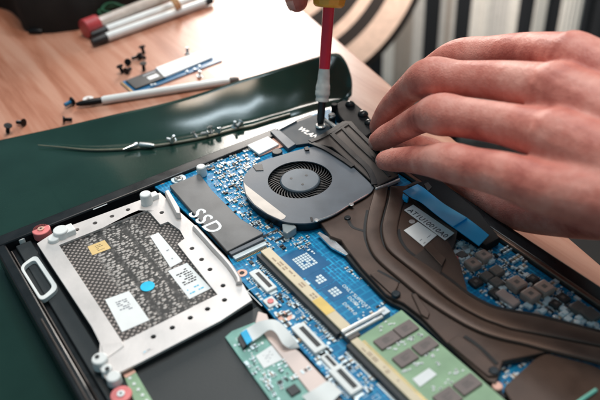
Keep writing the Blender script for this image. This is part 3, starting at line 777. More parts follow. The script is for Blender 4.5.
def chip_at(cs, z, h, mat, parent, name, dot=True):
    q = [P(x, y, z) for x, y in cs]; xs = sorted(p[0] for p in q); ys = sorted(p[1] for p in q)
    x0, x1, y0, y1 = (xs[0]+xs[1])/2, (xs[2]+xs[3])/2, (ys[0]+ys[1])/2, (ys[2]+ys[3])/2
    o = MB().box(x0+.12, x1-.12, y0+.12, y1-.12, z-h, z).build(name, mat, parent, bevel=.2)
    if dot:
        k = MB(); r = random.Random(int(x0*10))
        for row in range(4):
            yy = y1-(y1-y0)*(.32+.12*row)
            k.box(x0+(x1-x0)*.3, x0+(x1-x0)*r.uniform(.5, .75), yy-.25, yy+.25, z+.01, z+.02)
        k.build('print', inductor_grey, o, smooth=False)
    return o
def tl(cs, ox=360, oy=320): return [(ox+x/5, oy+y/5) for x, y in cs]
for cs in (((65, 105), (160, 45), (210, 90), (110, 150)), ((160, 40), (250, -5), (300, 40), (210, 90)), ((155, 190), (240, 140), (305, 180), (210, 240)),
           ((255, 130), (345, 75), (400, 120), (305, 180)), ((355, 390), (440, 325), (520, 385), (440, 450)), ((460, 322), (550, 262), (615, 310), (525, 385))):
    chip_at(tl(cs), zr+1.1, 1.05, chip_brown, ram, 'memory_chip')
sticker(tl(((262, 295), (345, 240), (385, 272), (300, 335))), zr+.3, paper, ram, [])
rr_ = random.Random(4); rsm = MB()
for (x, y, n, L) in ((206, 118, 8, 1), (250, 95, 8, 1), (290, 75, 6, 1), (235, 258, 5, 1), (290, 225, 7, 1), (350, 175, 6, 1), (150, 15, 4, 1), (110, 45, 4, 1), (160, 150, 4, 1), (380, 160, 3, 1), (405, 215, 3, 1), (460, 270, 3, 1), (500, 255, 4, 1), (380, 345, 5, 1), (440, 310, 4, 1)):
    for i in range(n):
        q = P(*tl([(x+rr_.uniform(-22, 22), y+rr_.uniform(-10, 10)-0)])[0], zr)
        rsm.box(q[0]-.55, q[0]+.55, q[1]-.3, q[1]+.3, zr+.01, zr+.35)
o = rsm.build('surface_components', paper, ram, smooth=False); o['kind'] = 'stuff'
ctc = MB()
for i in range(60):
    y = ry1-1.5-i*1.12; ctc.box(rx0-.1, rx0+1.6, y-.33, y+.33, zr+.01, zr+.05)
o = ctc.build('contacts', gold, ram, smooth=False); o['kind'] = 'stuff'

# --- pale rail, small green board and flat ribbon cables
MB().prism(pts([(258, 311), (267, 314), (271, 326), (283, 340), (300, 352), (329, 383), (345, 404), (325, 410), (309, 392), (268, 340), (255, 322)], .9), -3.5, .9).build('metal_rail', rib_pale, lap, bevel=.4)
gbp = pts([(225, 337), (232, 331), (255, 322), (268, 337), (312, 394), (330, 418), (285, 420), (272, 402), (240, 358)], .2)
sboard = MB().prism(gbp, -1.0, .2).build('button_board', teal_pcb, lap, bevel=.1)
sticker([(255.5, 356), (272, 345), (283.5, 359), (264, 368.5)], .45, paper, sboard, dashes(5, .25, .7, .3, .75, grey_ink, rnd, .4))
chip_at([(285, 389), (294, 383), (302, 390), (292, 397)], 1.1, .85, chip_dark, sboard, 'chip', False)
o = scatter([([(232, 342), (246, 334), (262, 345), (256, 355), (244, 356)], 24, 1, 2.6, (.5, .85, .95)), ([(256, 368), (284, 362), (300, 382), (284, 386), (276, 398)], 34, 1, 2.6, (.5, .85, .95)), ([(243, 360), (254, 358), (282, 398), (274, 400)], 26, 1, 2.2, (.4, .85, .95))], 5, sboard, .2)
o['kind'] = 'stuff'
def ribbon(pairs, zs, mat, name, parent, thick=.25):
    L, R_ = [], []
    for (a, b), z in zip(pairs, zs): L.append(P(*a, z)); R_.append(P(*b, z))
    L, R_ = smoothline(L, 6), smoothline(R_, 6); m = MB(); k = len(L)
    m.add(L+R_+[p-np.array([0, 0, thick]) for p in L]+[p-np.array([0, 0, thick]) for p in R_],
          [(i, i+1, k+i+1, k+i) for i in range(k-1)]+[(2*k+i+1, 2*k+i, 3*k+i, 3*k+i+1) for i in range(k-1)]+[(i+1, i, 2*k+i, 2*k+i+1) for i in range(k-1)]+[(k+i, k+i+1, 3*k+i+1, 3*k+i) for i in range(k-1)]+[(0, k, 3*k, 2*k), (k-1, 3*k-1, 4*k-1, 2*k-1)])
    return m.build(name, mat, parent, angle=60)
rc1 = ribbon([((242.5, 331), (250, 343)), ((250, 326.5), (259, 337)), ((261, 321), (269, 330)), ((277, 320.5), (276, 333)), ((291, 334), (283, 344)), ((300, 347.5), (291, 349))], [2.0, 2.6, 4.5, 5.2, 4.0, 1.6], white_plastic, 'ribbon_cable', lap)
c = [(240.5, 333), (246.5, 329), (252.5, 340), (247, 344.5)]
MB().prism(pts(c, 2.9), 2.5, 2.9).build('blue_tab', M('ribbon_blue', (0.0, .42, .75), .4), rc1)
MB().prism(pts([(237.5, 338), (241, 333), (247, 344), (243, 348)], 2.2), .25, 2.2).build('ribbon_plug', chip_dark, rc1)
ribbon([((302, 396), (318, 414)), ((313, 390), (330, 404)), ((328, 381), (342, 393)), ((334, 385), (346, 399))], [1.6, 3.2, 3.4, 1.4], white_plastic, 'ribbon_cable', lap)
# little strip board at the lower left
sb2 = MB().prism(pts([(124, 376), (134.5, 370), (152, 400), (160, 415), (140, 415)], .6), -3, .6).build('strip_board', pcb_green, lap, bevel=.1)
MB().prism(pts([(123, 375), (133, 369.2), (136, 372), (126, 378)], .8), .61, .85).build('solder_strip', copper_pink, sb2)
k = MB()
for i in range(6):
    q = P(130+i*4.2, 378.5+i*5.6, .6); k.cyl(q, .7, .61, .85, 10)
k.build('contacts', paper, sb2)

# --- wireless card at the rear
wl_ = MB().prism(pts([(278, 129), (306, 118.5), (320, 113), (334, 125), (316, 142), (295, 145)], 2.2), .6, 2.2).build('wireless_card', wlan_film, lap, bevel=.2)
text('lettering', 'WLAN', P(297, 128.8, 2.3), np.array([.12, -1.0]), YU, 4.0, 2.26, dull_silver, wl_, bold=.02)
MB().prism(pts([(270, 131), (278, 128.5), (296, 143.7), (288, 148.5)], 3.0), .3, 3.0).build('card_socket', fan_grey, wl_, bevel=.3)
MB().prism(pts([(275, 129), (296, 118.5), (297, 120.3), (277.5, 130.5)], 3.0), 2.2, 3.0).build('card_edge', dull_silver, wl_, bevel=.2)
on_board('connector_base', (244, 143), (284, 146), .9, copper_pink, .2)
w2 = MB().prism(pts([(247, 145), (268, 136), (279, 144), (259, 154)], 2.4), .95, 2.4).build('shield_can', white_plastic, mb_o, bevel=.3)
c = P(277, 151, 2.8); MB().cyl(c, 3.2, .1, 2.8, 20).build('coin_capacitor', chip_dark, mb_o, bevel=.4)
# hinge and fan exhaust corner
hz = 7.0
hg = MB().prism(rounded(pts([(334, 105), (341, 100.5), (352, 100), (365, 111), (372, 120), (373.5, 132), (366, 137), (352, 128), (342, 120), (336, 112)], hz), 2), -10, hz).build('hinge', black_plastic, lap, bevel=1)
for x, y, z, r in ((350, 102, 9, 2.4), (363, 112, 9, 2.6), (369, 121, 8.5, 2.2)):
    c = P(x, y, z); o = MB().sphere((c[0], c[1], hz+.2), r*1.3, sc=(1, 1, .8)).build('hinge_knuckle', rim_plastic, hg)
screw_part(372, 122.5, hz+2.4, .9, 2, silver, hg, False)
c = P(331.8, 114, 8); o = MB().cyl(c, 2.1, .2, 8, 18).build('spring_post', steel_dark, lap, bevel=.3)
MB().cyl(c, 2.3, 6.2, 7.6, 18).build('collar', silver, o, bevel=.3)
MB().cyl(P(334.5, 104, 10), 2.1, 1, 10, 16).build('spring_post', black_plastic, lap, bevel=.5)
# --- screw being turned
sp = screw_part(320.5, 124.5, 4.2, 3.4, 1.7, silver, lap, False)
c = P(320.5, 124.5, 2.5); MB().cyl(c, 2.2, .1, 2.5, 16).build('thread', steel_dark, sp)
c = P(336.5, 128, 4); cl = MB()
cl.tube([P(326, 121, 4), P(331, 123.5, 4.5), P(336.5, 128, 5)], 1.2, 8); cl.tube([P(338, 123, 6), P(337.5, 127, 4)], .9, 8); cl.build('wire_clip', dull_silver, lap)

# --- fan
FZ = 6.4
fo = smoothline([P(x, y, FZ)[:2] for x, y in [(243.2, 180), (247, 172), (254, 165.5), (262, 161), (281, 155), (302, 149), (318, 146.5), (332, 150), (352, 166), (371, 184), (373, 189.5), (366, 196), (350, 205), (333, 215.5), (315, 222), (300, 223.3), (284, 221.5), (268, 214.5), (254, 205), (245.5, 194)]], 4, True)
fc = np.array(P(300, 179, FZ)); R_hub, R_out = 11.6, 17.6
fan = MB().prism(fo, FZ-.8, FZ, [circle(fc, R_out, 64)]).build('cooling_fan', fan_grey, lap, bevel=.35)
inner = [tuple(np.array(p)*.965+fc[:2]*.035) for p in fo]
MB().prism(inner, .3, FZ-.85, [circle(fc, R_out+3, 64)]).build('fan_housing', fan_black, fan)
MB().cyl(fc, R_out+3, .25, 1.2, 48).build('fan_floor', gap_black, fan)
hub = MB().cyl(fc, R_hub, 1.3, FZ-.2, 48, R_hub-.6).build('fan_hub', hub_grey, fan, bevel=.8)
for a in (0.2, 2.3, 4.4):
    MB().cyl((fc[0]+5*math.cos(a), fc[1]+5*math.sin(a)), .8, FZ-.21, FZ-.12, 12).build('hub_dimple', chip_dark, hub)
bl = MB(); nb = 47
for i in range(nb):
    a = 2*math.pi*i/nb; prof = []
    for t in (0, .35, .7, 1):
        r = R_hub-.3+(R_out+1.6-R_hub)*t; aa = a+.42*t**1.2
        prof.append((fc[0]+r*math.cos(aa), fc[1]+r*math.sin(aa)))
    for (p, q) in zip(prof[:-1], prof[1:]):
        d = np.array(q)-np.array(p); nn = np.array([-d[1], d[0]])/np.linalg.norm(d)*.26
        bl.add([(p[0]-nn[0], p[1]-nn[1], 1.6), (q[0]-nn[0], q[1]-nn[1], 1.6), (q[0]+nn[0], q[1]+nn[1], 1.6), (p[0]+nn[0], p[1]+nn[1], 1.6),
                (p[0]-nn[0], p[1]-nn[1], FZ-1.3), (q[0]-nn[0], q[1]-nn[1], FZ-1.3), (q[0]+nn[0], q[1]+nn[1], FZ-1.3), (p[0]+nn[0], p[1]+nn[1], FZ-1.3)],
               [(4, 5, 6, 7), (0, 1, 5, 4), (2, 3, 7, 6), (1, 2, 6, 5), (3, 0, 4, 7)])
o = bl.build('fan_blades', blade_mat, fan, smooth=False)
# pale foam strip along the left rim of the fan, its small clear tab and marks
MB().prism(pts([(243.6, 182), (246, 185), (266, 200.5), (286, 216), (284.5, 218.5), (281, 219.8), (268, 214), (254.5, 204.2), (246.2, 193.8)], FZ+.12), FZ+.02, FZ+.12).build('pale_film', M('pale_film', (.66, .58, .52), .4), fan)
MB().prism(pts([(282, 224), (292, 221.5), (296.5, 227), (287, 233.5), (283, 231)], 5), .3, 5).build('clear_tab', M('clear_tab', (.30, .33, .34), .2, coat=.3), fan, bevel=.4)
MB().prism(pts([(252, 165), (262, 164), (263.5, 170), (256, 170.5)], FZ+.3), FZ+.02, FZ+.3).build('rim_clip', fan_black, fan, bevel=.1)
MB().prism(pts([(304, 147.2), (308, 146), (309.5, 149.5), (305.5, 150)], FZ+.9), FZ+.02, FZ+.9).build('rim_clip', fan_black, fan, bevel=.1)
MB().prism(pts([(310, 217), (312.5, 217), (313, 221), (311, 221)], FZ+.3), FZ+.02, FZ+.3).build('rim_clip', fan_black, fan, bevel=.1)
edge = smoothline([P(314, 221.5, FZ), P(333, 214.7, FZ), P(350, 204.5, FZ), P(368, 194, FZ)], 4)
MB().tube(edge, .35, 6).build('bright_edge', silver, fan)
for x, y in ((351.5, 204.2), (316.5, 220)):
    c = P(x, y, FZ+.5); MB().cyl(c, 1.3, FZ+.02, FZ+.6, 12).build('rivet', silver, fan, bevel=.2)

# --- heat sink: plate, fin block and two heat pipes
HZ = 4.6
hs = MB().prism(pts([(320, 222), (345, 207), (372, 189), (404, 190), (440, 226), (460, 262), (470, 300), (520, 326), (548, 344), (546, 352), (503, 361), (496, 384), (487, 380), (450, 346), (421, 316), (404, 303), (386, 294), (362, 268), (347, 249), (341, 240), (330, 236)], HZ), 1.2, HZ).build('heat_sink', heat_bronze, lap, bevel=.4)
def groove(line, wpx, z, h, mat, name, parent):
    ln = smoothline([np.array(P(x, y, z)) for x, y in line], 6); m = MB(); k = len(ln); L, R_ = [], []
    for i, p in enumerate(ln):
        d = ln[min(i+1, k-1)]-ln[max(i-1, 0)]; d = d/np.linalg.norm(d); nn = np.array([-d[1], d[0], 0])*wpx/2
        L.append(p-nn); R_.append(p+nn)
    dz = np.array([0, 0, h])
    m.add([p-dz for p in L]+[p-dz for p in R_]+L+R_, [(i, i+1, k+i+1, k+i) for i in range(0)]+[(2*k+i, 2*k+i+1, 3*k+i+1, 3*k+i) for i in range(k-1)]+[(i, i+1, 2*k+i+1, 2*k+i) for i in range(k-1)]+[(k+i+1, k+i, 3*k+i, 3*k+i+1) for i in range(k-1)]+[(0, 2*k, 3*k, k), (k-1, 2*k-1, 4*k-1, 3*k-1)])
    return m.build(name, mat, parent, bevel=min(.5, h*.2))
la = [(374, 186), (371.5, 196), (367.5, 210), (365, 226), (366, 240), (375, 258), (400, 280), (422, 298), (456, 320), (480, 332), (502, 339), (524, 344), (546, 350), (600, 363), (640, 372)]
lb = [(389, 186), (387.5, 198), (384, 212), (381, 226), (383, 240), (390, 252), (420, 276), (450, 300), (480, 317.5), (500, 325), (512, 329), (546, 335.5), (600, 346), (640, 354)]
lc = [(409, 186), (406, 197), (402, 210), (398.5, 229), (401, 240), (410, 252), (430, 265), (450, 279), (470, 294), (493, 306), (515, 311), (540, 315.5), (600, 331), (640, 340)]
def strip(l0, l1, z0, z1, g0, g1, mat, name, parent):
    a = resample(smoothline([np.array(P(x, y, z1)) for x, y in l0], 5), 70); b = resample(smoothline([np.array(P(x, y, z1)) for x, y in l1], 5), 70)
    m = MB(); k = len(a); cols = 7; vs = []
    for p, q in zip(a, b):
        u = (q-p); L = np.linalg.norm(u); u = u/L; p2, q2 = p+u*g0, q-u*g1
        for j in range(cols):
            t = (0, .035, .1, .5, .9, .965, 1)[j]; e = abs(2*t-1); v = p2+(q2-p2)*t; v[2] = z1-(z1-z0)*(.5 if j in (0, 6) else .13 if j in (1, 5) else 0); vs.append(v)
        for e_ in (q2, p2): vv = e_.copy(); vv[2] = z0; vs.append(vv)
    w_ = cols+2
    m.add(vs, [(i*w_+j, i*w_+(j+1) % w_, (i+1)*w_+(j+1) % w_, (i+1)*w_+j) for i in range(k-1) for j in range(w_)]+[tuple(range(w_)), tuple(range(k*w_-1, (k-1)*w_-1, -1))])
    return m.build(name, mat, parent, angle=50)
strip(la, lb, HZ+.02, 6.4, .5, .45, heat_bronze, 'heat_pipe', hs)
strip(lb, lc, HZ+.02, 6.4, .45, .5, heat_bronze, 'heat_pipe', hs)
groove(lc[3:], 1.6, HZ+.08, .3, gap_black, 'dark_gap', hs)
groove(la[2:], 1.5, HZ+.08, .3, gap_black, 'dark_gap', hs)
groove(lb[1:], 1.4, HZ+.05, .3, gap_black, 'dark_gap', hs)
# dark gap under the plate's edge, painted in as a black strip
groove([(341, 245), (350, 258), (366, 276), (388, 298), (404, 307), (420, 319), (450, 347), (488, 382), (505, 398)], 2.4, 2.6, 2.2, gap_black, 'dark_edge_strip', hs)
# raised clamp arms
for ol in ([(370, 274), (376.5, 270.5), (399, 282.5), (398, 286), (393, 295)], [(411.5, 294), (416, 293), (430, 313), (428, 318), (421, 314)], [(447.5, 342), (458, 335), (464, 338), (496, 366), (497, 376), (488, 376)]):
    t = MB().prism(pts(ol, HZ+1.0), HZ+.02, HZ+1.0).build('clamp_arm', heat_bronze, hs, bevel=.35)
for line in ([(377.5, 270.5), (388, 276), (399.5, 283)], [(413, 293), (421, 305), (423.5, 309)], [(464.5, 336), (480, 347), (497, 364)]):
    groove(line, 1.7, HZ+.3, .25, gap_black, 'arm_slot', hs)
for x, y in ((396, 293), (494, 370)): screw_part(x, y, HZ+1.6, 2.1, 1.6, steel_dark, hs)
screw_part(347.5, 217, HZ+.9, 1.7, .9, steel_dark, hs)
c = P(497.7, 385.5, 4); MB().cyl(c, 2.2, .2, 4, 16).build('rubber_stud', copper_pink, hs, bevel=.5)
MB().prism(pts([(317, 233), (319.5, 231.5), (336, 241), (349, 254), (346, 255), (331, 247)], 3.0), 1.8, 3.0).build('spring_leaf', silver, hs, bevel=.2)
groove([(348, 219), (353, 227), (366, 232), (372, 240)], 1.6, HZ+.1, .3, gap_black, 'dark_gap', hs)
# fin block behind the fan with two windows
fb = MB().prism(pts([(321, 134.5), (345, 120.5), (352, 121), (399, 175), (375, 187.5), (371, 181), (352, 164), (332, 147), (309, 142.5)], 7.2), 1.2, 7.2).build('fin_block', M('fin_bronze', (.034, .028, .026), .42, .4, var=.1, vscale=3), hs, bevel=.4)
for line, ww in (([(310, 141), (323, 135.5), (345, 122)], 3.4), ([(332, 133.5), (352, 153), (366, 166), (372, 175), (374.5, 184)], 3.2), ([(342, 127), (356, 142), (375, 160), (390, 176)], 2.0), ([(349, 122.5), (366, 139), (386, 160), (398, 173)], 2.6)):
    groove(line, ww, 7.75, .6, fan_black, 'fin_frame', fb)
groove([(332, 133.5), (341, 127.5), (349, 122.5)], 2.4, 7.7, .5, fan_black, 'fin_frame', fb)
groove([(310, 142), (325, 148), (343, 159), (353, 166)], 2.8, 7.5, .6, fan_black, 'fin_frame', fb)
groove([(375.5, 188), (386, 184), (400, 178)], 1.0, 7.6, 2, dull_silver, 'edge_highlight', fb)  # silver strip painting the highlight on the block's lower edge
# dark cover with labels right of the pipes
dk = MB().prism(pts([(404, 186), (418, 180), (462, 215), (455, 244), (447, 260), (448, 275), (426, 260), (411, 250), (402, 240), (400, 229)], 4.4), 1.0, 4.4).build('board_cover', M('cover_dark', (.035, .028, .026), .45, var=.15, vscale=4), lap, bevel=.3)
lb1 = sticker([(404, 210), (413.2, 204.6), (454.3, 233), (445, 240.2)], 4.9, paper, dk)
text('lettering', 'AT1U10010A0', P(407.2, 210.6, 4.95), XV, YU, 3.1, 4.94, ink, lb1, bold=.012, spacing=1.06)
sticker([(403.8, 230.3), (418, 221.8), (437, 235), (423.5, 246.5)], 4.9, paper, dk, dashes(3, .72, .9, .12, .8, grey_ink, rnd, .4))
for ol, z, mt in (([(412, 258), (428, 246), (444, 262), (440, 276), (428, 268)], 5.0, heat_dark), ([(424, 247), (431, 243), (446, 258), (442, 266)], 5.8, heat_bronze)):
    MB().prism(pts(ol, z), 4.42, z).build('cover_flap', mt, dk, bevel=.3)
c = P(412, 221, 4.9); MB().cyl(c, 1.6, 4.42, 4.7, 14).build('cover_screw', dull_silver, dk, bevel=.2)
# power stage chokes
for x, y, r_, h, mt in ((484, 254, 4.0, 4.0, inductor_tan), (497, 269.5, 3.8, 3.2, inductor_grey), (487, 275, 3.4, 3, inductor_grey), (517, 281.5, 4.6, 4.4, inductor_tan), (531, 293, 4.4, 4.2, inductor_tan), (544.5, 286, 4.6, 4.4, inductor_tan),
                       (497, 281, 3.6, 2.8, inductor_grey), (533, 277.5, 3.2, 2.6, chip_dark), (473, 262, 4.0, 3.8, inductor_tan), (462, 254, 3, 2.4, inductor_grey), (579, 306.5, 4.2, 3, inductor_grey), (591, 313, 4.4, 3, inductor_grey), (563, 297, 3.6, 2.6, chip_dark), (556, 303, 3.2, 2.4, chip_dark), (476, 281, 3.6, 2.2, chip_dark), (497, 292, 4.0, 2.2, chip_dark)):
    c = P(x, y, h); r_ *= .78; o = MB().box(c[0]-r_, c[0]+r_, c[1]-r_, c[1]+r_, .1, h, random.uniform(-.06, .06)).build('choke', mt, mb_o, bevel=.7)
    MB().box(c[0]-r_*.3, c[0]+r_*.3, c[1]-r_*.3, c[1]+r_*.3, h+.01, h+.05).build('choke_mark', inductor_grey, o)
c = P(508, 297, 3); MB().box(c[0]-2.5, c[0]+2.5, c[1]-5.5, c[1]+5.5, .1, 3).build('choke', M('choke_pink', (.42, .30, .27), .45), mb_o, bevel=.6)
for x, y in ((456, 251), (467, 250), (456, 257)):
    c = P(x, y, 2); MB().cyl(c, 1.7, .05, 1.8, 14).build('capacitor', smd_white if y < 256 else pink_red, mb_o, bevel=.3)
rsd = random.Random(21)
for i in range(84):
    t = i/83; x = 452+t*150+rsd.uniform(-5, 5); y = 243+t*92+rsd.uniform(-8, 8)-10*math.sin(t*3.1)*(rsd.random() < .35)
    if 470 < x < 550 and 262 < y < 298 and rsd.random() < .7: y += 22
    c = P(x, y, 1.8); a = rsd.uniform(.7, 1.7)
    MB().box(c[0]-a, c[0]+a, c[1]-a*.8, c[1]+a*.8, .1, rsd.uniform(1.4, 2.4)).build('capacitor', rsd.choice([smd_white, smd_white, solder, dull_silver]), mb_o, bevel=.35)
# end plate bottom right
MB().prism(rounded(pts([(503, 388), (519, 373), (537, 357), (547, 353), (590, 364), (612, 374), (640, 420), (530, 430)], 4.2), 2), .6, 4.2).build('end_plate', heat_bronze, hs, bevel=.4)
MB().tube(pts([(576, 404), (585, 397.5), (596, 390)], 5), .8, 8).build('green_wire', M('wire_green', (.2, .6, .5), .4), lap)
# blue tape
tp = ribbon([((403, 191), (417.5, 184)), ((411, 197), (424, 188)), ((421, 202), (434, 196)), ((436, 214), (446, 205)), ((452, 226), (466, 217)), ((453, 226.6), (467, 217.8)), ((466, 236), (478, 226)), ((479, 245.5), (489, 235))], [7.5, 8.6, 8.0, 9.0, 10.2, 9.2, 8.6, 6.8], blue_tape, 'blue_tape', lap, .4)
MB().prism(pts([(403, 192), (409, 196), (407.5, 198), (402.5, 196)], 8.5), 5, 8.0).build('tape_fold', blue_tape, tp, bevel=.4)
MB().prism(pts([(424, 184), (428, 182), (432, 187), (428, 191)], 5.5), 1.5, 5.5).build('tape_stub', chip_dark, tp)
blk = MB().prism(pts([(408, 186), (436, 176), (480, 212), (500, 238), (486, 246), (455, 228), (420, 204)], 5.0), .6, 5.0).build('ribbon_cover', black_plastic, lap, bevel=.5)

# ================================================================ SCREWDRIVER
tip = np.array(P(320.5, 123, 4.3)); axd = PD(329, 4, 449)-tip; axd = axd/np.linalg.norm(axd)
def along(px_y):
    best = min(np.linspace(0, 200, 801), key=lambda t: abs(proj(tip+axd*t)[1]-px_y)); return tip+axd*best
def proj(q):
    d = np.array(q)-CAM; return 300+FPX*(d@RT)/(d@FW), 200+FPX*(d@DN)/(d@FW)
sd = empty('screwdriver', tuple(tip), 'red screwdriver with yellow handle and white taped tip held upright on a screw', 'screwdriver')
tA, tB, tC = along(101), along(67), along(7)
MB().tube([tip, tip+(tA-tip)*.2, tA+axd*4], [2.0, 2.4, 2.4], 12).build('tip', steel_dark, sd)
tw = MB(); L = np.linalg.norm(tB-tA); rw = random.Random(2); ps, rs = [], []
for i in range(22):
    t = i/21; ps.append(tA+(tB-tA)*t); rs.append((3.4+1.0*math.sin(math.pi*min(1, t*1.3+.1)))*(1+rw.uniform(-.06, .06)))
tw.tube(ps, rs, 18).build('tape_wrap', tape_white, sd, angle=50)
MB().tube([tB-axd*1, tB+(tC-tB)*.5, tC+axd*6], [3.3, 3.4, 3.5], 20).build('shaft', shaft_red, sd)
hp = [tC-axd*.1, tC+axd*1.5, tC+axd*5, tC+axd*14, tC+axd*30, tC+axd*62, tC+axd*84, tC+axd*90]; hr = [8.2, 9.6, 10.2, 9.6, 10.6, 11, 10, 6]
hd = MB().tube(hp, hr, 10).build('handle', handle_yellow, sd, bevel=.8, angle=28)

# ================================================================ HANDS
def joints_tube(mb, js, rs, n=16, sub=7, flat=1.0, up=None):
    ln = smoothline(js, sub); rr = []
    k = len(js)
    r2 = smoothline([np.array([r]) for r in rs], sub)
    mb.tube(ln, [float(max(.5, x[0])) for x in r2], n, flat, up)
    mb.sphere(ln[0], float(rs[0])*.98, 14, 8); mb.sphere(ln[-1], float(rs[-1])*.98, 14, 8)
def make_skin(name, mb, parent, voxel=1.25, smooth=9):
    o = mb.build('raw_'+name, skin, None, smooth=True)
    r = o.modifiers.new('r', 'REMESH'); r.mode = 'VOXEL'; r.voxel_size = voxel*S
    s = o.modifiers.new('s', 'SMOOTH'); s.iterations = smooth; s.factor = .5
    bpy.context.view_layer.update()
    me = bpy.data.meshes.new_from_object(o.evaluated_get(bpy.context.evaluated_depsgraph_get()))
    me.name = name; me.polygons.foreach_set('use_smooth', [True]*len(me.polygons)); me.set_sharp_from_angle(angle=math.pi)
    me.materials.clear(); me.materials.append(skin)
    loc = Vector(o.location); bpy.data.objects.remove(o)
    h = bpy.data.objects.new(name, me); COL.objects.link(h); h.parent = parent; h.location = loc-wloc(parent)
    return h
def nail(parent, tipp, dip, upv, r, L=9.0):
    d = (tipp-dip)/np.linalg.norm(tipp-dip); u = upv-d*(upv@d); u /= np.linalg.norm(u); s_ = np.cross(d, u)
    m = MB(); vs = []; nu, nv = 8, 6
    for i in range(nv+1):
        a = i/nv
        for j in range(nu+1):
            b = j/nu*2-1; wd = r*.70*(1-.25*max(0, a-.7)/.3*abs(b))
            cz = math.sqrt(max(0, 1-(b*.72)**2))
            vs.append(tipp+d*(r*.75-L*(1-a))+s_*wd*b+u*(r*(.93*cz+.06)-(a**3)*r*.35))
    m.add(vs, [(i*(nu+1)+j, i*(nu+1)+j+1, (i+1)*(nu+1)+j+1, (i+1)*(nu+1)+j) for i in range(nv) for j in range(nu)])
    o = m.build('fingernail', nail_mat, parent); so = o.modifiers.new('t', 'SOLIDIFY'); so.thickness = .006
    return o
person = empty('person', (260, 200, -740), 'person reaching in with bare hands, one over the laptop, one holding the screwdriver', 'person')
hm = MB()
J = lambda x, y, d: np.array(PD(x, y, d))
# fingers as tip, distal, middle and knuckle joints (left hand seen from its little finger side)
little = [J(385, 160.5, 390), J(394, 160, 383), J(408, 159.5, 372), J(430, 160.5, 350), J(450, 162.5, 330), J(474, 168, 322), J(504, 175, 314), J(548, 189, 304)]
ring = [J(378, 141.5, 420), J(386, 137, 412), J(401, 129, 398), J(424, 117, 370), J(441, 114.5, 347), J(464, 117.5, 340), J(506, 124.5, 330), J(556, 137, 314)]
middle = [J(379, 127, 436), J(385, 117, 428), J(393, 105, 416), J(411, 88, 394), J(431, 77.5, 372), J(460, 78.5, 364), J(504, 81, 350), J(556, 90, 332)]
index = [J(392, 112, 452), J(402, 100, 443), J(416, 84, 432), J(438, 66, 416), J(460, 56.5, 403), J(490, 53.5, 392), J(526, 52, 376), J(572, 58, 350)]
joints_tube(hm, little, [5.4, 6.3, 6.7, 7.8, 9.1, 9.0, 9.8, 11])
joints_tube(hm, ring, [5.8, 6.9, 7.2, 8.0, 10.1, 9.3, 9.5, 11])
joints_tube(hm, middle, [6.0, 7.0, 7.1, 8.0, 10.2, 8.8, 9.5, 11.5])
joints_tube(hm, index, [6.0, 7.1, 7.5, 8.2, 9.6, 9.0, 9.6, 11.5])
wrist = [J(700, 218, 288), J(708, 200, 292), J(716, 176, 300), J(722, 144, 312)]
for f, wv, r0 in ((little, wrist[0], 11), (ring, wrist[1], 12.5), (middle, wrist[2], 13), (index, wrist[3], 12.5)):
    joints_tube(hm, [f[-1], f[-1]*.5+wv*.5+FW*2, wv], [r0, r0+2.5, r0+4])
for a, b, wa, wb in ((little, ring, 0, 1), (ring, middle, 1, 2), (middle, index, 2, 3)):
    m0 = (a[-1]+b[-1])/2+FW*3; m1 = (wrist[wa]+wrist[wb])/2+FW*2
    m0 = m0*.86+m1*.14
    joints_tube(hm, [m0, m0*.5+m1*.5, m1], [9.5, 14, 15])
# thumb, reaching forward below the palm
thumb = [J(404, 148, 434), J(428, 152, 424), J(474, 184, 408), J(512, 207, 392), J(566, 212, 372), J(630, 204, 336)]
joints_tube(hm, thumb, [7.0, 8.6, 10.0, 11, 12.5, 16])
pal = [J(585, 160, 335), J(660, 190, 318)]
joints_tube(hm, pal, [15, 20])
arm_dir = J(920, 130, 390)
wc = (wrist[0]+wrist[1]+wrist[2]+wrist[3])/4
joints_tube(hm, [wc, wc+(arm_dir-wc)*.4, arm_dir, arm_dir+(arm_dir-wc)*.9+np.array([0, 0, 60])], [26, 27, 33, 42], 24)
left = make_skin('hand', hm, person, 1.0, 9)
upv = -FW*.4+np.array([0, 0, .9])
nail(left, ring[0], ring[1], -ray(380, 141)*.35+np.array([-.6, .35, .15]), 5.9, 8.5)
nail(left, little[0], little[1], -ray(386, 160)*.4+np.array([-.3, .2, .6]), 5.3, 7.5)
# right hand wrapped round the screwdriver handle, mostly above the picture
h2 = MB(); ctr = tC
sx = RT-axd*(RT@axd); sx /= np.linalg.norm(sx); sy = np.cross(axd, sx)
def hpnt(ang, r, up): return ctr+axd*up+(sx*math.cos(ang)+sy*math.sin(ang))*r
for i, u in enumerate((16, 34, 52, 68)):
    ks = [hpnt(math.radians(a), r_, u+du) for a, r_, du in ((200, 17, -3), (250, 19, -1), (310, 21, 0), (10, 26, 1), (50, 33, 2))]
    joints_tube(h2, ks, [7, 8, 9, 9.6, 11])
b0 = [hpnt(math.radians(75), 52, u) for u in (16, 34, 52, 68)]
for i, u in enumerate((16, 34, 52, 68)):
    joints_tube(h2, [hpnt(math.radians(50), 33, u+2), hpnt(math.radians(70), 50, u+4), hpnt(math.radians(95), 84, 50+(u-42)*.6)], [11, 14, 17])
th = [J(297, 1, 452), J(296, -14, 452), J(300, -45, 452), J(318, -90, 455)]
th.append(hpnt(math.radians(95), 78, 45))
joints_tube(h2, th, [7.0, 8.6, 9.4, 12, 17])
fe = hpnt(math.radians(95), 84, 50); f2 = fe+np.array([90, 170, 90])
joints_tube(h2, [fe, fe*.5+f2*.5, f2], [25, 28, 36], 24)
right = make_skin('hand', h2, person, 1.5, 8)
nail(right, th[0], th[1], -ray(297, 2)*.2+sy*-.2-RT*.9, 7, 9)

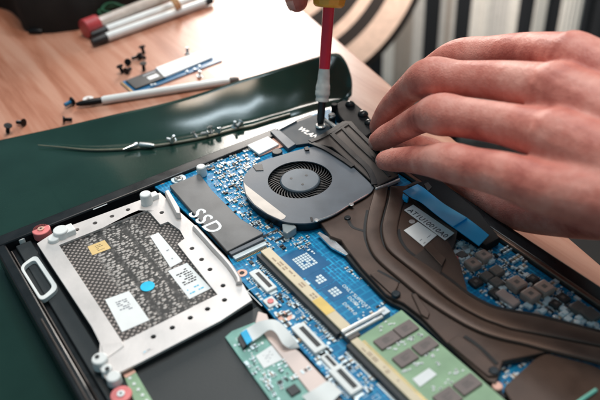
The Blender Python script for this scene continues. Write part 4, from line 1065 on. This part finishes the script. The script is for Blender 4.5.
# ================================================================ LOOSE THINGS ON THE TABLE
# loose solid state drive
mq = pts([(120, 82), (205, 50), (222, 60), (134, 94)], TZ+1.2)
q0, q1, q2, q3 = [np.array(p) for p in mq]
def uvp(u, v): return (q0*(1-u)+q1*u)*(1-v)+(q3*(1-u)+q2*u)*v
m2 = empty('loose_drive', tuple(uvp(.5, .5)*np.array([1, 1, 0])+np.array([0, 0, TZ])), 'loose blue circuit stick with a white label and black chip lying on the table', 'solid state drive')
MB().prism([uvp(0, 0), uvp(1, 0), uvp(1, .42), uvp(.985, .46), uvp(.985, .54), uvp(1, .58), uvp(1, 1), uvp(0, 1)], TZ+.05, TZ+1.0).build('circuit_board', M('m2_blue', (.01, .12, .26), .35), m2, bevel=.1)
def uq(u0, v0, u1, v1): return [uvp(u0, v0), uvp(u1, v0), uvp(u1, v1), uvp(u0, v1)]
lbz = MB().prism([uvp(.40, .04), uvp(.93, .04), uvp(.95, .70), uvp(.37, .78)], TZ+1.02, TZ+2.6).build('label', paper, m2, bevel=.15)
k = MB(); r = random.Random(6)
for v in (.25, .45):
    u = .45
    while u < .85:
        L = r.uniform(.02, .06)
        if r.random() < .55: k.prism(uq(u, v, u+L, v+.03), TZ+2.61, TZ+2.64)
        u += L+.02
k.build('print', grey_ink, lbz, smooth=False)
ch_ = MB().prism(uq(.05, .10, .38, .80), TZ+1.02, TZ+2.3).build('chip', chip_dark, m2, bevel=.2)
MB().prism(uq(.235, .40, .345, .62), TZ+2.31, TZ+2.34).build('print', paper, ch_)
MB().prism(uq(.22, .20, .36, .27), TZ+2.31, TZ+2.34).build('print', grey_ink, ch_)
MB().prism(uq(.0, .02, .022, .98), TZ+1.01, TZ+1.06).build('contacts', gold, m2)
k = MB()
for (u, v) in ((.20, .88), (.23, .92), (.6, .88), (.75, .86), (.68, .92)): k.prism(uq(u, v-.04, u+.02, v+.04), TZ+1.02, TZ+1.8)
k.build('capacitors', solder, m2); m2.children[-1]['kind'] = 'stuff'

# white stick tool
a, b = P(76, 104.3, TZ+3), P(239, 79.3, TZ+3)
d = b-a; L = np.linalg.norm(d); d /= L
stx = empty('white_tool', (*a[:2], TZ), 'long thin white pen-like tool with black tip lying beside the green mat', 'tool')
p0 = a+d*18
MB().tube([p0, p0+d*2, b-d*12, b-d*7], [2.4, 3.0, 3.0, 2.4], 10).build('shaft', white_plastic, stx, bevel=.2)
MB().tube([a, a+d*3, a+d*12, p0-d*.05], [1.1, 1.9, 2.5, 2.3], 12).build('tip', screw_black, stx)
MB().tube([b-d*6.9, b-d*3, b], [2.6, 2.6, 1.6], 12).build('end_cap', inductor_grey, stx)
# screws
def screw_mesh(name, mats, parent=None):
    m = MB()
    m.cyl((0, 0), 2.6, 0, .5, 18); m.cyl((0, 0), 2.5, .5, 1.5, 18, 1.5)
    m.cur = 1
    rr = [1.15, 1.35]; pp, rl = [], []
    for i in range(13): pp.append((0, 0, 1.5+i*.36)); rl.append(rr[i % 2])
    m.tube(pp, rl, 10, up=(1, 0, 0)); m.cur = 0
    m.box(-1.5, 1.5, -.3, .3, -.08, -.01); m.box(-.3, .3, -1.5, 1.5, -.16, -.085)
    return m.build(name, mats, parent)
proto = {}
def put_screw(kind, mats, x, y, z, lean, yaw, label, group, sc=1.0, cat='screw'):
    if kind not in proto: o = proto[kind] = screw_mesh('screw', mats)
    else: o = proto[kind].copy(); COL.objects.link(o)
    c = Vector(P(x, y, z))*S
    o.rotation_euler = (math.radians(lean), 0, math.radians(yaw)); o.scale = (sc,)*3
    o.location = (0, 0, 0)
    R_ = o.rotation_euler.to_matrix(); vs = [R_ @ (v.co*sc) for v in o.data.vertices]
    zm = min(v.z for v in vs); mx = sum((v for v in vs), Vector())/len(vs)
    o.location = (c.x-mx.x, c.y-mx.y, c.z-zm+.0005)
    return tag(o, label, cat, group)
G1 = 'black screws scattered on the table'
for x, y, ln, yw, lb in ((9.5, 133, 200, 40, 'black screw at the far left on the table, above the edge of the green mat'),
    (22, 125.5, 96, 215, 'black screw lying on its side just right of the leftmost screw'),
    (67.5, 122.5, 100, 70, 'black screw touching the green mat edge, left below the white tool tip'),
    (143.5, 53.5, 172, 20, 'black screw farthest back in the small pile above the loose drive'),
    (136.5, 60, 98, 250, 'black screw lying flat in the middle of the pile above the loose drive'),
    (128.8, 64.5, 110, 150, 'black screw at the left end of the upper pile row'),
    (142.5, 59.5, 95, 20, 'black screw just below the farthest back screw, second from the right'),
    (121.8, 73.2, 168, 60, 'black screw standing on its head, lowest left of the pile'),
    (128.5, 73, 96, 120, 'black screw on its side next to the lowest left one'),
    (144.3, 70.3, 185, 10, 'black screw lying right against the black chip end of the loose drive')):
    put_screw('b', [screw_black, screw_black], x, y, TZ, ln, yw, lb, G1, 1.05)
put_screw('s', [silver, dull_silver], 188, 54, TZ, 0, 10, 'tiny silver screw standing upright behind the loose drive', 'silver screws on the table', .95)
put_screw('s', [silver, dull_silver], 200, 77, TZ, 12, 80, 'tiny silver screw standing in front of the loose drive, above the white tool', 'silver screws on the table', .8)
bs = put_screw('t', [screw_black, M('thread_blue', (.02, .16, .32), .4)], 70.5, 106.3, TZ, 92, 285, 'black screw with blue thread lock at the tip of the white tool', G1, 1.2)
c = P(88, 98.3, TZ+1)
wsh = MB().prism(circle(c, 3.8, 26), TZ+.05, TZ+1.0, [circle(c, 1.1, 14)]).build('washer', M('washer_white', (.78, .74, .72), .35), None, bevel=.2)
tag(wsh, 'small round pale washer lying behind the black tip of the white tool', 'washer')
# screws lying in the valley of the mat
G2 = 'silver screws in the fold of the mat'
def mat_z(x, y):
    # height of the mat along the valley, just above the sheet
    return MZ+1.9
for x, y, ln, yw, sc, lb in ((171, 142.5, 94, 200, 1.25, 'silver screw alone in the mat fold, right of the two long pointed ones'),
    (174.2, 141, 20, 0, 1.05, 'silver screw standing against the lone screw in the mat fold'),
    (195, 137.8, 150, 40, 1.15, 'silver screw midway along the mat fold, first left of the close trio'),
    (205.8, 135.7, 95, 240, 1.2, 'silver screw at the left of the close trio in the mat fold'),
    (211, 133.2, 160, 10, 1.2, 'silver screw in the middle of the close trio in the mat fold'),
    (219, 132, 100, 130, 1.2, 'silver screw at the right of the close trio in the mat fold'),
    (235, 128, 15, 10, 1.25, 'silver screw at the far right of the mat fold, left of its pair'),
    (239.5, 126.6, 95, 300, 1.25, 'silver screw at the very right end of the row in the mat fold')):
    put_screw('m', [silver, dull_silver], x, y, mat_z(x, y), ln, yw, lb, G2, sc*.68)
for (x0, y0, x1, y1, lb) in ((123, 149.5, 138, 144.2, 'long pointed silver screw at the left end of the mat fold'), (140, 144.6, 155, 145.6, 'long silver screw right of the leftmost pointed one in the mat fold')):
    a, b = P(x0, y0, MZ+3.2), P(x1, y1, MZ+3.2); dd = (b-a)/np.linalg.norm(b-a); Ls = np.linalg.norm(b-a)
    if x0 > 130: a, b, dd = a, b, dd
    o = MB().tube([a, a+dd*Ls*.5, b-dd*2.4, b-dd*2.3, b-dd*.6, b], [.4, 1.0, 1.3, 1.9, 1.9, 1.3] if x0 < 130 else [1.8, 1.6, 1.4, 1.1, .9, .4], 14).build('screw', silver, None, angle=25)
    tag(o, lb, 'screw', G2)

# pens held by a rubber band
def pen(name, p, q, z, r, parts, label):
    a, b = np.array(P(*p, TZ+z)), np.array(P(*q, TZ+z)); d = (b-a)/np.linalg.norm(b-a); L = np.linalg.norm(b-a)
    e = empty(name, (*a[:2], TZ), label, 'pen', 'pens bundled with the rubber band')
    for (nm, t0, t1, r0, r1, mt) in parts:
        MB().tube([a+d*L*t0, a+d*L*(t0+.02*(t1-t0)), a+d*L*(t1-.02*(t1-t0)), a+d*L*t1], [r0*r*.93, r0*r, r1*r, r1*r*.93], 16).build(nm, mt, e)
    return e
pen('marker_pen', (84, 29), (214, -22), 8.2, 8.0, [('cap', 0, .095, 1.0, 1.0, red_plastic), ('barrel', .097, .9, .66, .66, clear_body), ('tail', .902, 1, .7, .6, chip_dark)], 'thick marker with a red cap and pale barrel, topmost of the bundled pens')
pen('white_pen', (92, 42.5), (212, 0), 4.2, 3.7, [('grip', 0, .11, .8, 1.05, chip_dark), ('barrel', .112, .93, 1, 1, white_plastic), ('tail', .932, 1, 1, .8, steel_dark)], 'slim white pen with black grip, frontmost of the bundled pens')
pen('white_pen', (91, 35.5), (210, -8), 4.2, 3.6, [('grip', 0, .12, .8, 1.05, chip_dark), ('barrel', .122, .95, 1, 1, white_plastic), ('tail', .952, 1, 1.05, .9, steel_dark)], 'slim white pen with dark grip, between the red capped marker and the front pen')
c0 = np.array(P(166, 6.5, TZ+6)); dpen = np.array(P(210, -8, TZ+6)-P(91, 35.5, TZ+6)); dpen /= np.linalg.norm(dpen); sd_ = np.array([-dpen[1], dpen[0], 0])
loop = [c0+sd_*17*math.cos(t)+np.array([0, 0, 1])*(9.5*math.sin(t)+4.6)+dpen*1.5*math.sin(2*t) for t in np.linspace(0, 2*math.pi, 40)]
rbn = MB(); rbn.tube(loop, 1.5, 8); rbn.tube([p+dpen*3.4+np.array([0, 0, .3]) for p in loop], 1.3, 8)
tag(rbn.build('rubber_band', rubber_tan), 'orange tan rubber band wrapped around the bundle of pens', 'rubber band')
# green cord
gc = np.array(P(118, 7, TZ+10)); pc = []; r = random.Random(9)
for i in range(26):
    t = i/25*4*math.pi; pc.append(gc+np.array([18*math.cos(t)*(.7+.3*math.sin(t*.7)), 14*math.sin(t), -8+5*abs(math.sin(t*.5))+i*.25]))
tag(MB().tube(smoothline(pc, 4), 1.0, 8).build('green_thread', cord_green), 'loop of thin green thread lying between the pens and the black bag', 'thread')
# black bag at the back left
bgm = MB(); base = [P(*p, TZ)[:2] for p in [(-60, 0), (0, 8), (18, 18), (26, 31), (45, 33.5), (66, 31.5), (84, 28), (104, 15), (140, 3), (165, -12)]]
ctr = np.array([-60.0, 560.0]); base = [np.array(p) for p in base]
front = smoothline(base, 5); bp = front+[np.array([260, 640]), np.array([100, 760]), np.array([-260, 760]), np.array([-330, 560]), np.array([-300, 420])]
cen = sum(bp)/len(bp); lay = []
for (h, k) in ((0, 1.0), (8, 1.012), (20, 1.015), (34, .99), (46, .94), (55, .85), (61, .65), (64, .35)):
    lay.append([np.array([*(cen+(p-cen)*k), TZ+h+4*math.sin(p[0]*.05+h)*(h > 15)]) for p in bp])
nB = len(bp)
bgm.add([q for l in lay for q in l], [(i*nB+j, i*nB+(j+1) % nB, (i+1)*nB+(j+1) % nB, (i+1)*nB+j) for i in range(len(lay)-1) for j in range(nB)]+[tuple(range(nB-1, -1, -1)), tuple(range((len(lay)-1)*nB, len(lay)*nB))])
bag = empty('black_bag', (-60, 520, TZ), 'black fabric bag lying at the back left corner of the table', 'bag')
bgm.build('body', M('bag_fabric', (.016, .014, .013), .9, var=.3, vscale=6, bump=.8, bscale=120), bag, angle=60)
c = P(29, 31.5, TZ+2); MB().tube([c, c+np.array([4, -4, 1]), c+np.array([9, -7, 0])], [1.6, 2.4, 2.0], 10).build('zip_pull', screw_black, bag)
